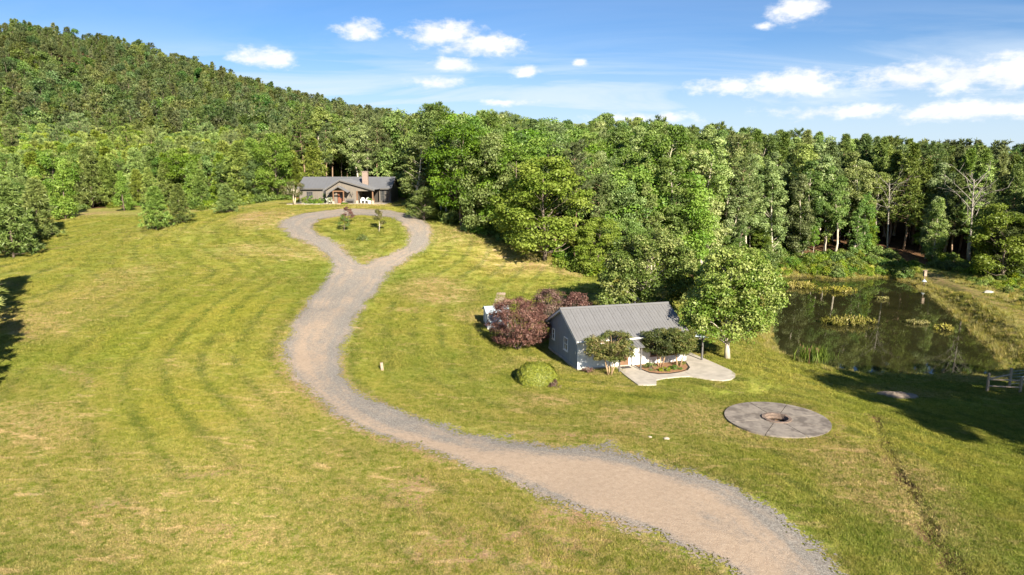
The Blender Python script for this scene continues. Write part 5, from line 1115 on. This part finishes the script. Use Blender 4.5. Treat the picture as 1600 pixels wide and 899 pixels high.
# ------------------------------------------------------------------ the woods
def forest():
    rng = np.random.default_rng(77); T = []
    def grid(x0, x1, y0, y1, s):
        xs, ys = np.meshgrid(np.arange(x0, x1, s), np.arange(y0, y1, s)); xs = xs+np.where((np.arange(xs.shape[0]) % 2)[:, None] == 1, s/2, 0)
        x = xs.ravel()+rng.uniform(-.42, .42, xs.size)*s; y = ys.ravel()+rng.uniform(-.42, .42, xs.size)*s
        k = (np.abs(np.arctan2(x, y)) < R(44)) & (seg_sdf(x, y, OPEN) > 1.6); return x[k], y[k]
    hero = np.array([(o.location.x, o.location.y) for o in scene.objects if o.type == 'EMPTY' and o.get('category') == 'tree'])
    def keep(x, y, d):
        return np.min(np.hypot(x[:, None]-hero[None, :, 0], y[:, None]-hero[None, :, 1]), 1) > d
    # left wood
    x, y = grid(-190, -42, 95, 215, 3.5); k = keep(x, y, 2.4); x, y = x[k], y[k]
    for X, Y in zip(x, y):
        q = rng.random(); d = max(0, Y-130); h = rng.uniform(6.5, 11.5)+d*.05
        kd = 'youngpine' if q < .76 else ('brightround' if q < .84 else ('round' if q < .94 else 'pine')); T.append((X, Y, kd, h*(1.0 if kd != 'pine' else 1.25), 'left'))
    # behind the house
    x, y = grid(-44, -12, 120, 215, 3.7); k = keep(x, y, 3.0) & ~((x > -41) & (x < -20) & (y < 137.5)); x, y = x[k], y[k]
    for X, Y in zip(x, y):
        q = rng.random(); h = rng.uniform(13.5, 17.5)+max(0, Y-150)*.05; kd = 'pine' if q < .68 else ('round' if q < .84 else 'paletall'); T.append((X, Y, kd, h, 'house'))
    # middle
    x, y = grid(-13, 24, 92, 215, 4.0); k = keep(x, y, 3.6); x, y = x[k], y[k]
    for X, Y in zip(x, y):
        q = rng.random(); h = rng.uniform(12, 16)+min(3, max(0, Y-105)*.08); kd = 'round' if q < .34 else ('pine' if q < .66 else ('tall' if q < .84 else 'paletall')); T.append((X, Y, kd, h, 'middle'))
    # right of the pond and behind it
    x, y = grid(22, 150, 95, 200, 4.3); k = keep(x, y, 3.2); x, y = x[k], y[k]
    for X, Y in zip(x, y):
        q = rng.random(); fo = float(seg_sdf(np.array([X]), np.array([Y]), OPEN)[0]); h = rng.uniform(15.5, 22.5)-max(0, X-62)*.07
        if fo < 8 and q < .55: h *= rng.uniform(.6, 1.0); kd = 'edge'
        elif X > 56 and fo > 8 and q < .6: kd = 'spire'; h *= 1.02
        else: kd = 'tall' if q < .5 else ('paletall' if q < .86 else 'pine')
        T.append((X, Y, kd, h, 'pond'))
    # lower storey along the edge above the pond
    x, y = grid(24, 110, 96, 150, 3.6); k = (seg_sdf(x, y, OPEN) < 13) & (rng.random(len(x)) < .5) & ~((x > 75) & (x < 84) & (y > 124)); x, y = x[k], y[k]
    for X, Y in zip(x, y):
        q = rng.random(); T.append((X, Y, 'tall' if q < .35 else ('paletall' if q < .65 else ('youngpine' if q < .85 else 'round')), rng.uniform(5, 12) if q < .65 else rng.uniform(3.5, 7.5), 'pond'))
    # score: apparent size, front rows first
    X = np.array([t[0] for t in T]); Y = np.array([t[1] for t in T]); Hh = np.array([t[3] for t in T]); fo = seg_sdf(X, Y, OPEN)
    inview = np.abs(np.arctan2(X, Y)) < R(38.5)
    sc = Hh/np.hypot(X, Y)*np.exp(-fo/16.0)*inview; order = np.argsort(-sc); single = set(order[:262].tolist())
    WORDS = {'youngpine': ('young_pine', 'young pine'), 'pine': ('pine_tree', 'tall pine'), 'round': ('broadleaf_tree', 'rounded dark green tree'), 'brightround': ('broadleaf_tree', 'bright green tree'), 'narrow': ('broadleaf_tree', 'narrow bright green tree'), 'spire': ('pine_tree', 'pointed dark pine'), 'edge': ('broadleaf_tree', 'low-branched leafy tree'), 'tall': ('broadleaf_tree', 'tall green tree'), 'paletall': ('broadleaf_tree', 'pale green tree')}
    ORD = ['first', 'second', 'third', 'fourth', 'fifth', 'sixth', 'seventh', 'eighth', 'ninth', 'tenth', 'eleventh', 'twelfth', 'thirteenth', 'fourteenth', 'fifteenth', 'sixteenth', 'seventeenth', 'eighteenth', 'nineteenth', 'twentieth']
    def place(x_, y_, zn):
        if zn == 'left': return 'behind the left meadow' if x_ < -62 else 'left of the main house'
        if zn == 'house': return 'behind the main house'
        if zn == 'middle': return 'right of the drive loop' if x_ < 2 else 'behind the cottage slope'
        return 'left of the pond' if x_ < 42 else ('behind the pond' if x_ < 64 else ('behind the nest box' if x_ < 80 else 'right of the pond'))
    rest = []
    ZZ = ground_z(X, Y); sets = {}
    for i in range(len(T)):
        if i in single: sets.setdefault((WORDS[T[i][2]][1], place(X[i], Y[i], T[i][4]), fo[i] < 7.5), []).append(i)
        else: rest.append(i)
    for (wd, pl, front), ids in sets.items():
        ids.sort(key=lambda i: X[i]/Y[i])
        for k, i in enumerate(ids):
            kd = T[i][2]; grp = wd+'s at the wood edge '+pl if front else wd+'s deeper in the wood '+pl
            if front and len(ids) == 1: lab = 'only '+wd+' at the wood edge '+pl
            elif front and len(ids) <= 20: lab = wd+' at the wood edge '+pl+', '+ORD[k]+' from left'
            else: lab = wd+(' at the wood edge ' if front else ' deeper in the wood ')+pl
            tree(WORDS[kd][0], kd, int(rng.integers(0, 9)), X[i], Y[i], Hh[i], lab, 'tree', grp, wide=rng.uniform(.88, 1.15), rz=rng.random()*6.28, z=ZZ[i])
    kinds = ['youngpine', 'pine', 'round', 'brightround', 'tall', 'paletall', 'narrow', 'spire', 'edge']; off = {}; n = 0; hs = {}
    for k in kinds: off[k] = n; n += len(JOIN[k]); hs[k] = JOIN[k][0][1]
    pts = [(X[i], Y[i], ZZ[i]-.1) for i in rest]
    scatter('woodland', kinds, pts, rng.random(len(rest))*6.28, [Hh[i]/hs[T[i][2]] for i in rest], [off[T[i][2]]+int(rng.integers(0, len(JOIN[T[i][2]]))) for i in rest], 'deep green mixed woodland behind the front rows of trees', 'wood')
    # far hillside
    P = []
    for (r0, r1, s) in ((205, 330, 5.4), (330, 860, 6.6)):
        xs, ys = np.meshgrid(np.arange(-560, 330, s), np.arange(150, 880, s)); x = xs.ravel()+rng.uniform(-.45, .45, xs.size)*s; y = ys.ravel()+rng.uniform(-.45, .45, xs.size)*s
        a = np.arctan2(x, y); d = y; k = (d >= r0+0) & (d < r1) & (a > R(-44)) & (a < R(42)) & ((a < R(1)) | (d < 300)); P.append(np.c_[x[k], y[k]])
    x, y = grid(-560, -188, 150, 206, 5.0); P.append(np.c_[x, y])
    P = np.concatenate(P); z = ground_z(P[:, 0], P[:, 1]); n = len(P); u = rng.random(n)
    bandn = vnoise(P[:, 0], P[:, 1], 45, 31)
    nb_, np_ = len(JOIN['hill']), len(JOIN['hillpine']); pin = u < np.clip(bandn*1.2+.05, .2, .85)
    idx = np.where(pin, nb_+rng.integers(0, np_, n), rng.integers(0, nb_, n)); scl = np.where(pin, .85, .85)*(.5+.9*rng.random(n)**1.7)*np.where(P[:, 0] > 0, 1.3, 1.08)
    scatter('hillside_forest', ['hill', 'hillpine'], np.c_[P, z-.1], rng.random(n)*6.28, scl, idx, 'forested green hill rising behind the house on the left', 'wood')
    print('forest', len(T), 'hill', n)
forest()

def undergrowth():
    rng = np.random.default_rng(91); n = 9000; x = rng.uniform(-100, 105, n); y = rng.uniform(80, 150, n); fo = seg_sdf(x, y, OPEN)
    k = (fo > -2.2) & (fo < 7) & (rng.random(n) < .30); ban = (x > -41) & (x < -17) & (y > 112) & (y < 137); k &= ~ban; k &= ~((x > 66) & (y < 118) & (fo < -1))
    gap = (x > 74) & (x < 84) & (y > 126); k &= ~(gap & (rng.random(n) < .7)); k &= ~((x < -70) & (rng.random(n) < .6))
    A = np.c_[x[k], y[k]]
    # brush between the pond track and the wood, low thickets on the far bank
    n = 900; x = rng.uniform(60, 100, n); y = rng.uniform(60, 128, n); d = poly_dist(x, y, TRACK); side = x > np.interp(y, [q[1] for q in TRACK[::-1]], [q[0] for q in TRACK[::-1]])
    k = side & (d > 3.2) & (d < 22) & (rng.random(n) < .75); Bq = np.c_[x[k], y[k]]
    n = 400; x = rng.uniform(44, 76, n); y = rng.uniform(124, 135, n); s = seg_sdf(x, y, POND); k = (s > .8) & (s < 5); Cq = np.c_[x[k], y[k]]
    P = np.concatenate([A, Bq, Cq]); m = len(P); z = ground_z(P[:, 0], P[:, 1]); sc = rng.uniform(.5, 1.25, m); br = rng.random(m) < np.r_[np.full(len(A), .55), np.full(len(Bq), .85), np.full(len(Cq), .8)]
    sc = sc*np.r_[np.full(len(A), 1.05), np.full(len(Bq), .62), np.full(len(Cq), .7)]
    scatter('undergrowth', ['bush', 'darkbush'], np.c_[P, z-.12], rng.random(m)*6.28, sc, np.where(br, rng.integers(0, 2, m), 2+rng.integers(0, 2, m)), 'brushy green undergrowth along the wood edge and pond banks', 'undergrowth')
undergrowth()

# ------------------------------------------------------------------ grass
def blades(seed, n, r_, h0, h1, w, lean):
    rng = np.random.default_rng(seed); a = rng.random(n)*6.28; q = np.sqrt(rng.random(n))*r_; b = np.c_[q*np.cos(a), q*np.sin(a), np.zeros(n)-.01]
    t = rng.random(n)*6.28; sd = np.c_[np.cos(t), np.sin(t), np.zeros(n)]*w*(.6+.8*rng.random((n, 1))); hh = h0+(h1-h0)*rng.random(n)
    tip = b+np.c_[rng.normal(size=(n, 2))*lean*hh[:, None], hh]; V = np.stack([b-sd*.5, b+sd*.5, tip], 1).reshape(-1, 3)
    return V, np.arange(3*n).reshape(n, 3), rng.random(n)
def grass():
    rng = np.random.default_rng(55); src = []
    for s in range(4):
        V, F, T = blades(900+s, 130, .48, .03, .105, .030, .75); src.append(mesh_np('grass_patch', V, F, MAT['blade'], fattrs={'tone': T}))
    def pts(n, x0, x1, y0, y1):
        x = rng.uniform(x0, x1, n); y = rng.uniform(y0, y1, n); k = np.abs(x) < y*.80+2
        x, y = x[k], y[k]; d = drive_sdf(x, y); k = (d > .25-1.0*rng.random(len(x))**2.5) & (seg_sdf(x, y, OPEN) < 1) & (seg_sdf(x, y, POND_S) > .2) & (rect_dist(x, y, CX0, CY0, CANG, 0, 10, 0, 7.7) > .25) & (np.hypot(x-FIRE[0], y-FIRE[1]) > 3.5)
        c, s = math.cos(CANG), math.sin(CANG); u = (x-CX0)*c+(y-CY0)*s; v = -(x-CX0)*s+(y-CY0)*c
        k &= (seg_sdf(u, v, PAT) > .12) & (seg_sdf(u, v, BED) > .1) & (rect_dist(x, y, HOUSE[0], HOUSE[1], 0, -11.1, 6.0, -2, 13) > .3)
        return x[k], y[k]
    a = pts(33000, -45, 45, 23, 50); b = pts(22000, -62, 58, 50, 80); c = pts(16000, -90, 70, 80, 125)
    x = np.r_[a[0], b[0], c[0]]; y = np.r_[a[1], b[1], c[1]]; sc = np.r_[np.full(len(a[0]), 1.0), np.full(len(b[0]), 1.25), np.full(len(c[0]), 1.7)]*rng.uniform(.6, 1.35, len(x))*(.72+.65*vnoise(x, y, 1.7, 61))
    dry, soil, mow, wood = lawn_masks(x, y); k = (rng.random(len(x)) > soil*.9) & ((poly_dist(x, y, DITCH) > .35+1.1*vnoise(x, y, 1.3, 17)) | (rng.random(len(x)) < .4)); x, y, sc, dry, soil, mow = x[k], y[k], sc[k], dry[k], soil[k], mow[k]
    # rank growth in the shaded swale on the right and near the boxwood
    sc = sc*(1+.55*((x > 17) & (y < 52) & (rng.random(len(x)) < .5))+.35*blob(x, y, 4, 52, 7, 4))
    dt = poly_dist(x, y, DITCH); sc = sc*(1+.9*((dt > .4) & (dt < 1.1) & (rng.random(len(x)) < .6)))*np.where(rng.random(len(x)) < .05, 1.7, 1.0)
    sc = np.where(y < 55, np.minimum(sc, 1.3), np.minimum(sc, 2.0)); z = gz_rough(x, y); n = len(x)
    scatter('lawn_grass', None, np.c_[x, y, z], rng.random(n)*6.28, sc, rng.integers(0, 4, n), 'short mown meadow grass in green and straw tones', 'grass', dict(dry=dry, soil=soil*.5, mow=mow), meshes=src)
    # long grass on the pond banks and wood edges
    src2 = []
    for s in range(3):
        V, F, T = blades(930+s, 70, .45, .35, .95, .05, .35); src2.append(mesh_np('long_grass', V, F, MAT['reed'], fattrs={'tone': T}))
    n = 60000; x = rng.uniform(24, 84, n); y = rng.uniform(58, 138, n); s = seg_sdf(x, y, POND_S); d = poly_dist(x, y, TRACK)
    pr = np.exp(-np.maximum(s-.3, 0)/1.3); pr = np.where((y < 69) & (x > 30), pr*.30, pr); pr = np.where((x > 48) & (y < 122), np.maximum(pr, .55*np.exp(-np.maximum(s-2, 0)/4)), pr)
    k = (s > -.5) & (s < 14) & (rng.random(n) < pr*.55) & (d > 1.3); x, y, s = x[k], y[k], s[k]
    z = np.maximum(ground_z(x, y), WATER_Z-.15); n = len(x)
    sc = rng.uniform(.4, 1.0, n)*np.where((y < 69) & (x > 31), .6, .85)
    scatter('bank_grass', None, np.c_[x, y, z], rng.random(n)*6.28, sc, rng.integers(0, 3, n), 'long yellowish grass fringing the pond banks', 'grass', meshes=src2)
    print('grass', len(sc))
grass()
